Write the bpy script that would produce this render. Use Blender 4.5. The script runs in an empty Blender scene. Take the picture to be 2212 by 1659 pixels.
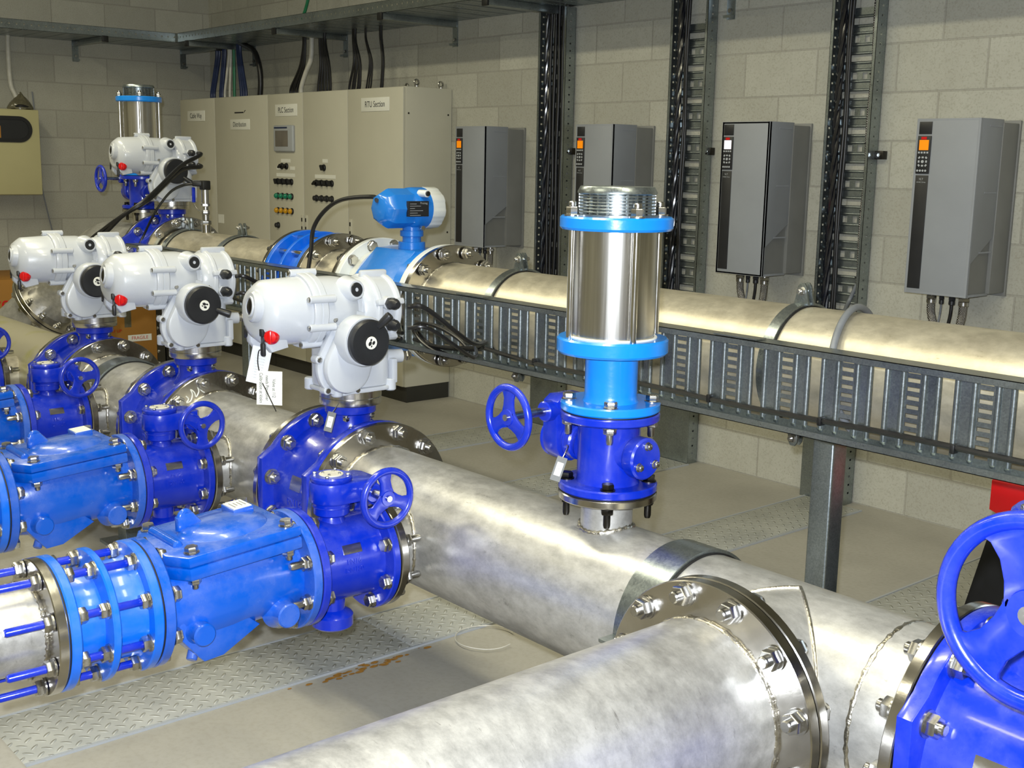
import bpy, bmesh, math, random
from mathutils import Vector, Matrix
random.seed(7)
PI = math.pi
SC = bpy.context.scene
COL = SC.collection
V = Vector
XA, YA, ZA = V((1, 0, 0)), V((0, 1, 0)), V((0, 0, 1))

# ---------------------------------------------------------------- mesh builder
def frame(ax):
    z = V(ax).normalized()
    t = XA if abs(z.x) < .8 else YA
    x = (t - z * t.dot(z)).normalized()
    return x, z.cross(x), z

def catmull(pts, k=8):
    P = [V(p) for p in pts]
    if len(P) < 3:
        return P
    out = []
    for i in range(len(P) - 1):
        a = P[i - 1] if i else P[0] * 2 - P[1]
        b, c = P[i], P[i + 1]
        d = P[i + 2] if i + 2 < len(P) else P[-1] * 2 - P[-2]
        for j in range(k):
            t = j / k
            out.append(.5 * ((2 * b) + (c - a) * t + (2 * a - 5 * b + 4 * c - d) * t * t + (3 * b - a - 3 * c + d) * t ** 3))
    out.append(P[-1])
    return out

FONT = {}
def font_mesh(s):
    if s not in FONT:
        c = bpy.data.curves.new('t', 'FONT')
        c.body = s
        c.align_x = 'CENTER'
        c.align_y = 'CENTER'
        o = bpy.data.objects.new('t', c)
        m = bpy.data.meshes.new_from_object(o)
        FONT[s] = ([v.co.copy() for v in m.vertices], [list(p.vertices) for p in m.polygons])
        bpy.data.objects.remove(o)
        bpy.data.curves.remove(c)
        bpy.data.meshes.remove(m)
    return FONT[s]

class MB:
    def __init__(s):
        s.v, s.f = [], []
    def add(s, vs, fs):
        n = len(s.v)
        s.v += [V(p) for p in vs]
        s.f += [[i + n for i in f] for f in fs]
        return s
    def loft(s, loops, cap0=True, cap1=True, closed=False):
        n = len(loops[0])
        vs = [p for l in loops for p in l]
        fs = []
        m = len(loops)
        for i in range(m if closed else m - 1):
            a, b = i * n, ((i + 1) % m) * n
            for j in range(n):
                k = (j + 1) % n
                fs.append([a + j, a + k, b + k, b + j])
        if not closed:
            if cap0: fs.append(list(range(n - 1, -1, -1)))
            if cap1: fs.append([(m - 1) * n + j for j in range(n)])
        return s.add(vs, fs)
    def lathe(s, prof, o=(0, 0, 0), ax=ZA, n=48, closed=False, flat=None):
        x, y, z = frame(ax)
        o = V(o)
        L = []
        for r, h in prof:
            r = max(r, 1e-4)
            L.append([o + z * h + x * (r * math.cos(2 * PI * i / n)) + y * (r * math.sin(2 * PI * i / n)) for i in range(n)])
        if flat:
            d, lim = V(flat[0]), flat[1]
            for l in L:
                for p in l:
                    e = (p - o).dot(d)
                    if e > lim: p -= d * (e - lim)
        return s.loft(L, closed=closed)
    def cyl(s, a, b, r, r2=None, n=32):
        a, b = V(a), V(b)
        h = (b - a).length
        return s.lathe([(r, 0), (r if r2 is None else r2, h)], a, b - a, n)
    def rcyl(s, a, b, r, e=.002, n=32):
        a, b = V(a), V(b)
        h = (b - a).length
        return s.lathe([(r - e, 0), (r, e), (r, h - e), (r - e, h)], a, b - a, n)
    def ring(s, a, b, ri, ro, e=.0015, n=64, flat=None):
        a, b = V(a), V(b)
        h = (b - a).length
        return s.lathe([(ri, 0), (ro - e, 0), (ro, e), (ro, h - e), (ro - e, h), (ri, h)], a, b - a, n, True, flat)
    def box(s, c, sz, rot=None, bev=0, seg=2):
        bm = bmesh.new()
        bmesh.ops.create_cube(bm, size=1)
        for v in bm.verts: v.co = V((v.co.x * sz[0], v.co.y * sz[1], v.co.z * sz[2]))
        if bev: bmesh.ops.bevel(bm, geom=list(bm.edges), offset=bev, segments=seg, affect='EDGES', profile=.5)
        return s._bm(bm, c, rot)
    def _bm(s, bm, c=(0, 0, 0), rot=None):
        M = Matrix.Translation(V(c))
        if rot is not None: M = M @ rot.to_4x4()
        bm.verts.index_update()
        s.add([M @ v.co for v in bm.verts], [[v.index for v in f.verts] for f in bm.faces])
        bm.free()
        return s
    def b2(s, lo, hi, bev=0, seg=2):
        lo, hi = V(lo), V(hi)
        return s.box((lo + hi) / 2, [abs(hi[i] - lo[i]) for i in range(3)], None, bev, seg)
    def prism(s, poly, o, ux, uy, d, bev=0):
        ux, uy = V(ux), V(uy)
        uz = ux.cross(uy).normalized()
        bm = bmesh.new()
        bot = [bm.verts.new(ux * p[0] + uy * p[1]) for p in poly]
        f = bm.faces.new(bot)
        r = bmesh.ops.extrude_face_region(bm, geom=[f])
        top = [g for g in r['geom'] if isinstance(g, bmesh.types.BMVert)]
        for v in top: v.co += uz * d
        bmesh.ops.recalc_face_normals(bm, faces=bm.faces)
        if bev:
            es = [e for e in bm.edges if abs((e.verts[0].co - e.verts[1].co).normalized().dot(uz)) < .5]
            bmesh.ops.bevel(bm, geom=es, offset=bev, segments=2, affect='EDGES', profile=.5)
        return s._bm(bm, o)
    def hex(s, a, ax, af, h):
        x, y, z = frame(ax)
        r = af / math.sqrt(3)
        L = []
        for rr, hh in ((r * .93, 0), (r, h * .12), (r, h * .86), (r * .9, h)):
            L.append([V(a) + z * hh + x * rr * math.cos(PI / 3 * i) + y * rr * math.sin(PI / 3 * i) for i in range(6)])
        return s.loft(L)
    def tube(s, pts, r, n=8, sm=True, k=8):
        P = catmull(pts, k) if sm else [V(p) for p in pts]
        L = []
        t = (P[1] - P[0]).normalized()
        x = frame(t)[0]
        for i, p in enumerate(P):
            t = (P[min(i + 1, len(P) - 1)] - P[max(i - 1, 0)]).normalized()
            x = (x - t * x.dot(t)).normalized()
            y = t.cross(x)
            rr = r(i / (len(P) - 1)) if callable(r) else r
            L.append([p + x * rr * math.cos(2 * PI * j / n) + y * rr * math.sin(2 * PI * j / n) for j in range(n)])
        return s.loft(L)
    def torus(s, c, ax, R, r, n=48, m=12):
        x, y, z = frame(ax)
        L = []
        for i in range(n):
            a = 2 * PI * i / n
            d = x * math.cos(a) + y * math.sin(a)
            L.append([V(c) + d * (R + r * math.cos(2 * PI * j / m)) + z * r * math.sin(2 * PI * j / m) for j in range(m)])
        return s.loft(L, closed=True)
    def sph(s, c, r, sq=(1, 1, 1), n=24):
        m = n // 2
        L = []
        for i in range(m + 1):
            a = -PI / 2 + PI * i / m
            q = max(math.cos(a), 1e-3)
            L.append([V(c) + V((r * sq[0] * q * math.cos(2 * PI * j / n), r * sq[1] * q * math.sin(2 * PI * j / n), r * sq[2] * math.sin(a))) for j in range(n)])
        return s.loft(L)
    def text(s, t, size, o, ux, uy, d=.0008, sx=1):
        vs, fs = font_mesh(t)
        ux, uy, o = V(ux), V(uy), V(o)
        uz = ux.cross(uy).normalized()
        s.add([o + ux * v.x * size * sx + uy * v.y * size + uz * d for v in vs], fs)
        return s
    def wraptext(s, t, size, R, c, ax, d0, d1, ang, along):
        # lettering wrapped on a cylinder: reads along ax, c on the axis, ang from d0 towards d1
        vs, fs = font_mesh(t)
        ax, d0, d1 = V(ax), V(d0), V(d1)
        n = len(vs)
        lo, hi = [], []
        for v in vs:
            a = ang + v.y * size / R
            u = d0 * math.cos(a) + d1 * math.sin(a)
            b = V(c) + ax * (along + v.x * size)
            lo.append(b + u * (R - .001)); hi.append(b + u * (R + .0022))
        cnt = {}
        for f in fs:
            for i in range(len(f)):
                e = (f[i], f[(i + 1) % len(f)])
                cnt[e] = 1
        sides = [[a, b, b + n, a + n] for a, b in cnt if (b, a) not in cnt]
        return s.add(lo + hi, [[i + n for i in f] for f in fs] + sides)
    def out(s, name, mat, parent=None, ang=38, recalc=True):
        me = bpy.data.meshes.new(name)
        me.from_pydata([tuple(v) for v in s.v], [], s.f)
        bm = bmesh.new()
        bm.from_mesh(me)
        if recalc: bmesh.ops.recalc_face_normals(bm, faces=bm.faces)
        for f in bm.faces: f.smooth = True
        la = math.radians(ang)
        for e in bm.edges:
            if len(e.link_faces) == 2 and e.calc_face_angle(0) > la: e.smooth = False
        bm.to_mesh(me)
        bm.free()
        me.materials.append(MT[mat] if isinstance(mat, str) else mat)
        o = bpy.data.objects.new(name, me)
        COL.objects.link(o)
        if parent: o.parent = parent
        return o

# ---------------------------------------------------------------- scene graph helpers
def tag(o, label, cat, group=None, kind=None):
    o['label'] = label
    o['category'] = cat
    if group: o['group'] = group
    if kind: o['kind'] = kind
    return o

def thing(name, label, cat, loc=(0, 0, 0), rot=None, group=None):
    o = bpy.data.objects.new(name, None)
    COL.objects.link(o)
    M = Matrix.Translation(V(loc))
    if rot is not None: M = M @ rot.to_4x4()
    o.matrix_basis = M
    o.empty_display_size = .05
    return tag(o, label, cat, group)

def axes(x, y, z):
    return Matrix((V(x), V(y), V(z))).transposed()

def dup(root, label, loc=None, group=None, rot=None, skip=()):
    r = root.copy()
    COL.objects.link(r)
    if loc is not None:
        M = Matrix.Translation(V(loc))
        M = M @ (rot.to_4x4() if rot is not None else root.matrix_basis.to_quaternion().to_matrix().to_4x4())
        r.matrix_basis = M
    r['label'] = label
    if group: r['group'] = group
    for ch in [c for c in bpy.data.objects if c.parent == root]:
        if ch.name.split('.')[0] in skip: continue
        c = ch.copy()
        COL.objects.link(c)
        c.parent = r
        for g in [q for q in bpy.data.objects if q.parent == ch]:
            d = g.copy()
            COL.objects.link(d)
            d.parent = c
    return r

def struct(name, mb, mat, **k):
    o = mb.out(name, mat, **k)
    o['kind'] = 'structure'
    return o

CACHE = {}
def place(key, build, name, mat, parent, c, ax, spin=0):
    if key not in CACHE:
        CACHE[key] = build().out(name, mat)
        o = CACHE[key]
    else:
        o = CACHE[key].copy()
        o.name = name
        COL.objects.link(o)
    x, y, z = frame(ax)
    q = axes(x, y, z) @ Matrix.Rotation(spin, 3, 'Z')
    o.parent = parent
    o.matrix_basis = Matrix.Translation(V(c)) @ q.to_4x4()
    return o

def bolt(parent, c, ax, d, grip, stud=.014, head='nut', mat='bolt_steel', name='bolt'):
    # c = middle of the clamped stack, head towards -ax, nut towards +ax
    def mk():
        b = MB()
        w = d * .16
        for sg in (-1, 1):
            z0 = sg * grip / 2
            b.cyl((0, 0, z0), (0, 0, z0 + sg * w), d * 1.05, n=20)
            b.hex((0, 0, z0 + sg * w), (0, 0, sg), d * 1.55, d * .8)
            if sg > 0 or head == 'nut':
                z1 = z0 + sg * (w + d * .8)
                st = stud if sg > 0 else min(stud, d * .5)
                b.lathe([(d * .5, 0), (d * .5, st * .8), (d * .4, st)], (0, 0, z1), (0, 0, sg), 14)
        b.cyl((0, 0, -grip / 2), (0, 0, grip / 2), d * .45, n=10)
        return b
    return place(('bolt', d, grip, stud, head, mat), mk, name, mat, parent, c, ax, random.random() * PI)

def ringpts(c, ax, r, n, off, ref):
    # points on a circle about ax, angle measured from ref
    z = V(ax).normalized()
    x = V(ref)
    y = z.cross(x)
    return [V(c) + x * r * math.cos(off + 2 * PI * i / n) + y * r * math.sin(off + 2 * PI * i / n) for i in range(n)]

# ---------------------------------------------------------------- materials
MT = {}
class NT:
    def __init__(s, name):
        s.m = bpy.data.materials.new(name)
        s.m.use_nodes = True
        s.t = s.m.node_tree
        s.b = s.t.nodes['Principled BSDF']
        MT[name] = s.m
    def n(s, typ, **k):
        q = s.t.nodes.new(typ)
        for a, v in k.items(): setattr(q, a, v)
        return q
    def l(s, a, b): s.t.links.new(a, b)
    def inp(s, node, **k):
        for a, v in k.items():
            i = node.inputs[a.replace('_', ' ')]
            if hasattr(v, 'is_output') or hasattr(v, 'links') and not isinstance(v, (int, float)): s.l(v, i)
            else: i.default_value = v
        return node
    def math(s, op, a, b=None, c=None):
        q = s.n('ShaderNodeMath', operation=op)
        for i, v in enumerate((a, b, c)):
            if v is None: continue
            if isinstance(v, (int, float)): q.inputs[i].default_value = v
            else: s.l(v, q.inputs[i])
        return q.outputs[0]
    def coord(s, kind='Object'):
        return s.n('ShaderNodeTexCoord').outputs[kind]
    def geo(s):
        return s.n('ShaderNodeNewGeometry').outputs['Position']
    def noise(s, vec, scale, detail=4, rough=.55):
        q = s.n('ShaderNodeTexNoise')
        q.inputs['Scale'].default_value = scale
        q.inputs['Detail'].default_value = detail
        q.inputs['Roughness'].default_value = rough
        if vec: s.l(vec, q.inputs['Vector'])
        return q.outputs['Fac']
    def ramp(s, fac, stops):
        q = s.n('ShaderNodeValToRGB')
        e = q.color_ramp.elements
        while len(e) < len(stops): e.new(.5)
        for i, (p, c) in enumerate(stops):
            e[i].position = p
            e[i].color = (*c, 1) if len(c) == 3 else c
        s.l(fac, q.inputs[0])
        return q.outputs[0]
    def mix(s, fac, a, b, bt='MIX'):
        q = s.n('ShaderNodeMix', data_type='RGBA', blend_type=bt)
        for i, v in ((0, fac), (6, a), (7, b)):
            if isinstance(v, (int, float)): q.inputs[i].default_value = v
            elif isinstance(v, tuple): q.inputs[i].default_value = (*v, 1)
            else: s.l(v, q.inputs[i])
        return q.outputs[2]
    def scalev(s, vec, sc):
        q = s.n('ShaderNodeMapping')
        q.inputs['Scale'].default_value = sc
        s.l(vec, q.inputs[0])
        return q.outputs[0]
    def col(s, c):
        if isinstance(c, tuple): s.b.inputs['Base Color'].default_value = (*c, 1)
        else: s.l(c, s.b.inputs['Base Color'])
    def rough(s, r):
        if isinstance(r, (int, float)): s.b.inputs['Roughness'].default_value = r
        else: s.l(r, s.b.inputs['Roughness'])
    def bump(s, h, strength=.3, dist=.002):
        q = s.n('ShaderNodeBump')
        q.inputs['Strength'].default_value = strength
        q.inputs['Distance'].default_value = dist
        s.l(h, q.inputs['Height'])
        s.l(q.outputs[0], s.b.inputs['Normal'])

def srgb(r, g, b):
    return tuple(((c / 255) / 12.92 if c / 255 <= .04045 else ((c / 255 + .055) / 1.055) ** 2.4) for c in (r, g, b))

def simple(name, c, rough=.5, metal=0, var=.12, scale=12, bump=0, bscale=120, coat=0, emit=0):
    t = NT(name)
    co = t.coord()
    f = t.noise(co, scale)
    a = tuple(x * (1 - var) for x in c)
    b = tuple(min(1, x * (1 + var)) for x in c)
    t.col(t.ramp(f, [(.3, a), (.7, b)]))
    t.rough(t.math('ADD', t.math('MULTIPLY', f, .12), rough - .06))
    t.b.inputs['Metallic'].default_value = metal
    if coat:
        t.b.inputs['Coat Weight'].default_value = coat
        t.b.inputs['Coat Roughness'].default_value = .12
    if bump: t.bump(t.noise(co, bscale, 3), bump, .002)
    if emit:
        t.b.inputs['Emission Color'].default_value = (*c, 1)
        t.b.inputs['Emission Strength'].default_value = emit
    return t

def paint(name, c, rough=.25, dust=.25, chips=None):
    # epoxy coated casting: slight orange peel, a film of pale dust
    t = NT(name)
    co = t.coord()
    f = t.noise(co, 9, 6, .65)
    up = t.n('ShaderNodeSeparateXYZ')
    t.l(t.n('ShaderNodeNewGeometry').outputs['Normal'], up.inputs[0])
    k = t.math('MULTIPLY', t.ramp(f, [(.42, (0, 0, 0)), (.75, (1, 1, 1))]), t.math('MULTIPLY_ADD', up.outputs[2], dust * .5, dust * .5))
    k = t.math('MAXIMUM', k, 0)
    t.col(t.mix(k, c, (.42, .44, .46)))
    t.rough(t.math('ADD', t.math('MULTIPLY', k, .8), rough))
    t.b.inputs['Coat Weight'].default_value = .35
    t.b.inputs['Coat Roughness'].default_value = .08
    t.bump(t.noise(co, 55, 2), .25, .0015)

def make_materials():
    paint('royal_blue', srgb(2, 40, 178), .24, .14)
    paint('valve_blue', srgb(0, 84, 194), .22, .3)
    paint('joint_blue', srgb(6, 104, 222), .28, .2)
    paint('sky_blue', srgb(10, 130, 226), .25, .05)
    paint('meter_blue', srgb(24, 120, 214), .25, .05)
    paint('actuator_grey', srgb(192, 196, 203), .28, .1)
    simple('white_paint', srgb(222, 226, 226), .3, 0, .04, 6, coat=.3)
    simple('cabinet_paint', srgb(196, 193, 176), .42, 0, .03, 3, .08, 300)
    simple('box_paint', srgb(186, 180, 136), .45, 0, .04, 3)
    simple('drive_grey', srgb(138, 142, 148), .45, 0, .05, 4, .1, 400)
    simple('drive_dark', srgb(118, 119, 117), .45, .1, .08, 6)
    simple('panel_black', srgb(34, 35, 38), .4, 0, .1, 10)
    simple('key_grey', srgb(168, 172, 176), .45, 0, .03)
    simple('lcd_orange', srgb(226, 128, 0), .4, 0, .05, emit=.5)
    simple('lcd_white', srgb(236, 226, 236), .4, 0, .05, emit=.8)
    simple('lcd_grey', srgb(112, 106, 98), .2, 0, .1)
    simple('red_plastic', srgb(205, 8, 14), .25, 0, .05, coat=.4)
    simple('red_paint', srgb(196, 16, 20), .35, 0, .06)
    simple('rubber', srgb(20, 20, 21), .5, 0, .2, 30)
    simple('cable_black', srgb(24, 24, 26), .35, 0, .2, 30)
    simple('cable_shiny', srgb(20, 22, 30), .16, 0, .2, 30, coat=.8)
    simple('cable_blue', srgb(24, 40, 78), .4, 0, .2, 30)
    simple('cable_green', srgb(20, 110, 70), .4, 0, .2, 30)
    simple('cable_grey', srgb(112, 116, 122), .45, 0, .1, 30)
    simple('cable_white', srgb(196, 194, 184), .45, 0, .1, 30)
    simple('plinth_black', srgb(44, 44, 40), .5, 0, .12, 8)
    simple('handle_black', srgb(36, 37, 40), .38, 0, .12, 12, .15, 300)
    simple('sign_white', srgb(232, 232, 222), .4, 0, .02)
    simple('ink', srgb(28, 28, 30), .6, 0, .05)
    simple('paper', srgb(226, 228, 230), .7, 0, .03, 10, .1, 60)
    simple('green_lamp', srgb(18, 128, 96), .25, 0, .05)
    simple('amber_lamp', srgb(206, 150, 16), .25, 0, .05)
    simple('cardboard', srgb(160, 112, 44), .75, 0, .08, 3, .15, 90)
    simple('brass', srgb(180, 160, 120), .3, 1, .1)
    simple('bag_film', srgb(96, 92, 74), .15, 0, .3, 25, .6, 40)
    simple('dark_steel', srgb(66, 64, 62), .35, 1, .2, 40)
    t = simple('bolt_steel', srgb(190, 189, 187), .27, 1, .22, 30)
    simple('rod_steel', srgb(214, 212, 208), .16, 1, .05, 20)
    simple('flange_steel', srgb(190, 187, 182), .2, 1, .16, 9, .1, 80)
    t = simple('weld', srgb(204, 200, 190), .3, 1, .2, 120, .9, 160)
    # brushed bright cylinder
    t = NT('bright_steel')
    co = t.coord()
    f = t.noise(t.scalev(co, (60, 60, 1.2)), 3, 5)
    t.col(t.ramp(f, [(.3, srgb(190, 187, 182)), (.7, srgb(210, 208, 203))]))
    t.b.inputs['Metallic'].default_value = 1
    t.rough(t.math('ADD', t.math('MULTIPLY', f, .1), .2))
    # mill finish stainless pipe with handling stains
    for nm, c0, c1, st in (('steel_pipe', (160, 159, 156), (202, 201, 198), (96, 92, 88)), ('steel_pipe_dull', (176, 170, 152), (206, 199, 180), (134, 124, 104))):
        t = NT(nm)
        co = t.geo()
        big = t.noise(co, 2.6, 6, .7)
        fine = t.noise(t.scalev(co, (1, 1.6, 1.6)), 16, 8, .75)
        streak = t.noise(t.scalev(co, (6, 22, 3)), 4.5, 5, .7)
        base = t.ramp(fine, [(.28, srgb(*c0)), (.62, srgb(*c1))])
        k = t.ramp(big, [(.5, (0, 0, 0)), (.78, (.6, .6, .6))])
        base = t.mix(k, base, srgb(*st))
        k2 = t.ramp(streak, [(.63, (0, 0, 0)), (.74, (.55, .55, .55))])
        base = t.mix(k2, base, srgb(*st))
        t.col(base)
        t.b.inputs['Metallic'].default_value = .62 if nm == 'steel_pipe' else .6
        t.rough(t.math('MULTIPLY_ADD', fine, .26, .25))
        t.bump(fine, .06, .002)
    # galvanised sheet with spangle
    for nm, c0, c1, rg in (('galv', (128, 136, 139), (166, 174, 176), .27), ('galv_post', (136, 146, 152), (178, 188, 194), .3)):
        t = NT(nm)
        co = t.geo()
        vo = t.n('ShaderNodeTexVoronoi')
        vo.inputs['Scale'].default_value = 260
        t.l(co, vo.inputs['Vector'])
        f = t.math('ADD', t.math('MULTIPLY', vo.outputs['Color'], .3), t.math('MULTIPLY', t.noise(co, 7, 5, .7), .7))
        t.col(t.ramp(f, [(.25, srgb(*c0)), (.7, srgb(*c1))]))
        t.b.inputs['Metallic'].default_value = .92
        t.rough(t.math('MULTIPLY_ADD', f, .2, rg - .06))
    # braided conduit
    t = NT('braid')
    co = t.geo()
    w1 = t.n('ShaderNodeTexWave'); w2 = t.n('ShaderNodeTexWave')
    for w, sc in ((w1, (1, 1, .7)), (w2, (-1, -1, .7))):
        w.bands_direction = 'DIAGONAL'
        w.inputs['Scale'].default_value = 90
        t.l(t.scalev(co, sc), w.inputs['Vector'])
    f = t.math('MULTIPLY', w1.outputs['Fac'], w2.outputs['Fac'])
    t.col(t.ramp(f, [(0, srgb(80, 78, 76)), (.6, srgb(200, 196, 190))]))
    t.b.inputs['Metallic'].default_value = .8
    t.rough(.35)
    t.bump(f, .6, .003)
    # concrete floor
    t = NT('concrete_floor')
    co = t.geo()
    a, b = t.noise(co, 1.3, 6, .6), t.noise(co, 60, 3, .6)
    c = t.ramp(a, [(.3, srgb(154, 151, 142)), (.7, srgb(180, 177, 167))])
    c = t.mix(t.ramp(b, [(.3, (.25, .25, .25)), (.55, (0, 0, 0))]), c, srgb(140, 132, 116))
    t.col(c)
    t.rough(t.math('MULTIPLY_ADD', a, .25, .45))
    t.bump(b, .12, .002)
    # block walls (two orientations)
    for nm, ix in (('block_wall_right', 0), ('block_wall_left', 1)):
        t = NT(nm)
        co = t.geo()
        sp = t.n('ShaderNodeSeparateXYZ')
        t.l(co, sp.inputs[0])
        cb = t.n('ShaderNodeCombineXYZ')
        t.l(t.math('ADD', sp.outputs[ix], 40.0 + (.14 if ix == 0 else .21)), cb.inputs[0])
        t.l(t.math('ADD', sp.outputs[2], .0), cb.inputs[1])
        br = t.n('ShaderNodeTexBrick')
        t.l(cb.outputs[0], br.inputs['Vector'])
        br.offset = .5
        for k, v in (('Scale', 1.0), ('Mortar Size', .005), ('Mortar Smooth', .3), ('Bias', 0.0), ('Brick Width', .405), ('Row Height', .2025)):
            br.inputs[k].default_value = v
        br.inputs['Color1'].default_value = (*srgb(166, 165, 154), 1)
        br.inputs['Color2'].default_value = (*srgb(182, 181, 169), 1)
        br.inputs['Mortar'].default_value = (*srgb(157, 155, 145), 1)
        nz = t.noise(co, 9, 6, .7)
        fz = t.noise(co, 130, 2, .6)
        c = t.mix(t.ramp(nz, [(.35, (.3, .3, .3)), (.7, (0, 0, 0))]), br.outputs['Color'], srgb(152, 149, 136))
        c = t.mix(t.ramp(fz, [(.3, (.35, .35, .35)), (.5, (0, 0, 0))]), c, srgb(126, 122, 104))
        t.col(c)
        t.rough(.8)
        h = t.math('ADD', t.math('MULTIPLY', br.outputs['Fac'], -1.0), t.math('MULTIPLY', fz, .35))
        t.bump(h, .5, .004)
    # chequer plate: raised lozenges turned alternately
    t = NT('chequer')
    co = t.geo()
    sp = t.n('ShaderNodeSeparateXYZ')
    t.l(co, sp.inputs[0])
    P = 1 / .034
    u = t.math('MULTIPLY', t.math('ADD', sp.outputs[0], sp.outputs[1]), P * .7071)
    v = t.math('MULTIPLY', t.math('SUBTRACT', sp.outputs[0], sp.outputs[1]), P * .7071)
    par = t.math('FLOORED_MODULO', t.math('ADD', t.math('FLOOR', u), t.math('FLOOR', v)), 2.0)
    fu = t.math('SUBTRACT', t.math('FRACT', u), .5)
    fv = t.math('SUBTRACT', t.math('FRACT', v), .5)
    def loz(a, b):
        return t.math('ADD', t.math('POWER', t.math('MULTIPLY', a, 2.1), 2.0), t.math('POWER', t.math('MULTIPLY', b, 6.5), 2.0))
    d = t.math('ADD', t.math('MULTIPLY', loz(fu, fv), par), t.math('MULTIPLY', loz(fv, fu), t.math('SUBTRACT', 1.0, par)))
    hgt = t.math('SUBTRACT', 1.0, t.math('MINIMUM', d, 1.0))
    nz = t.noise(co, 6, 5, .6)
    base = t.ramp(nz, [(.3, srgb(160, 162, 158)), (.7, srgb(186, 187, 181))])
    t.col(t.mix(t.math('MULTIPLY', hgt, .35), base, srgb(206, 207, 200)))
    t.b.inputs['Metallic'].default_value = .15
    t.rough(.4)
    t.bump(hgt, 1.0, .004)
    # clear-ish glazing of the wall box
    t = NT('glazing')
    t.col((.03, .03, .03))
    t.rough(.08)
    t.b.inputs['Transmission Weight'].default_value = .6
make_materials()
# ---------------------------------------------------------------- component builders
HX, HY, HZ = 0.0, 1.79, .565          # main header axis: along X at y = HY, z = HZ
RY, RZ = 2.69, .968                   # rear delivery pipe axis
RP = .162                             # DN300 pipe radius
FR = .2275

def flange(name, parent, a, b, ri, ro, mat='flange_steel', flat=None):
    return MB().ring(a, b, ri, ro, .002, 72, flat).out(name, mat, parent)

def wheel(R, r, d, hub=.02):
    # three-spoke handwheel, axis +Z, rim of radius R, tube r, web thickness d
    b = MB()
    b.torus((0, 0, 0), ZA, R - r, r, 56, 12)
    for i in range(3):
        a = PI / 2 + i * 2 * PI / 3
        c, s = math.cos(a), math.sin(a)
        L, Rr = [], R - r
        w = [(hub * .3, .34), (R * .34, .25), (R * .55, .235), (R * .72, .3), (R * .81, .42), (Rr, .3)]
        for q, hw in w: L.append((q, hw * R * .82))
        poly = [(q, h) for q, h in L] + [(q, -h) for q, h in reversed(L)]
        b.prism(poly, (0, 0, -d / 2), (c, s, 0), (-s, c, 0), d, d * .25)
    b.lathe([(0, -d * .9), (hub, -d * .9), (hub * 1.1, 0), (hub, d * .8), (0, d * .8)], n=28)
    return b

def gearbox(root, k, zb, sx, oy=.072, name='gearbox'):
    # local: stem +Z, input shaft +X offset to +Y; k scales the casting, zb = height of its foot
    b = MB()
    b.rcyl((0, 0, zb), (0, 0, zb + .033 * k), .043 * k, .004)
    b.torus((0, 0, zb + .021 * k), ZA, .0425 * k, .0022, 40, 8)
    poly = [(.052 * math.cos(t) * k, .052 * math.sin(t) * k) for t in [PI * 1.0 + PI * i / 10 for i in range(11)]]
    poly = [(-.052 * k, .03 * k)] + poly + [(.052 * k, .03 * k), (.052 * k, .095 * k), (.034 * k, .108 * k), (-.034 * k, .108 * k), (-.052 * k, .095 * k)]
    b.prism(poly, (0, 0, zb + .032 * k), XA, YA, .05 * k, .004 * k)
    b.lathe([(0, .082 * k), (.047 * k, .082 * k), (.05 * k, .086 * k), (.05 * k, .092 * k), (.046 * k, .096 * k), (0, .096 * k)], (0, 0, zb), ZA, 40)
    zs = zb + .055 * k
    b.rcyl((.03 * k, oy * k, zs), (.075 * k, oy * k, zs), .024 * k, .003 * k, 28)
    g = b.out(name, 'royal_blue', root)
    MB().rcyl((0, 0, zb + .0955 * k), (0, 0, zb + .099 * k), .029 * k, .001, 32).out('position_disc', 'cable_white', g)
    m = MB()
    for i in range(4):
        a = PI / 4 + i * PI / 2
        m.hex((.04 * k * math.cos(a), .04 * k * math.sin(a), zb + .096 * k), ZA, .008 * k, .005 * k)
        m.cyl((.02 * k * math.cos(a), .02 * k * math.sin(a), zb + .099 * k), (.02 * k * math.cos(a), .02 * k * math.sin(a), zb + .102 * k), .0035 * k, n=10)
    m.out('lid_screws', 'bolt_steel', g)
    MB().cyl((.075 * k, oy * k, zs), (sx - .004, oy * k, zs), .0105 * k, n=20).out('input_shaft', 'bolt_steel', root)
    return (sx, oy * k, zs)

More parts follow.
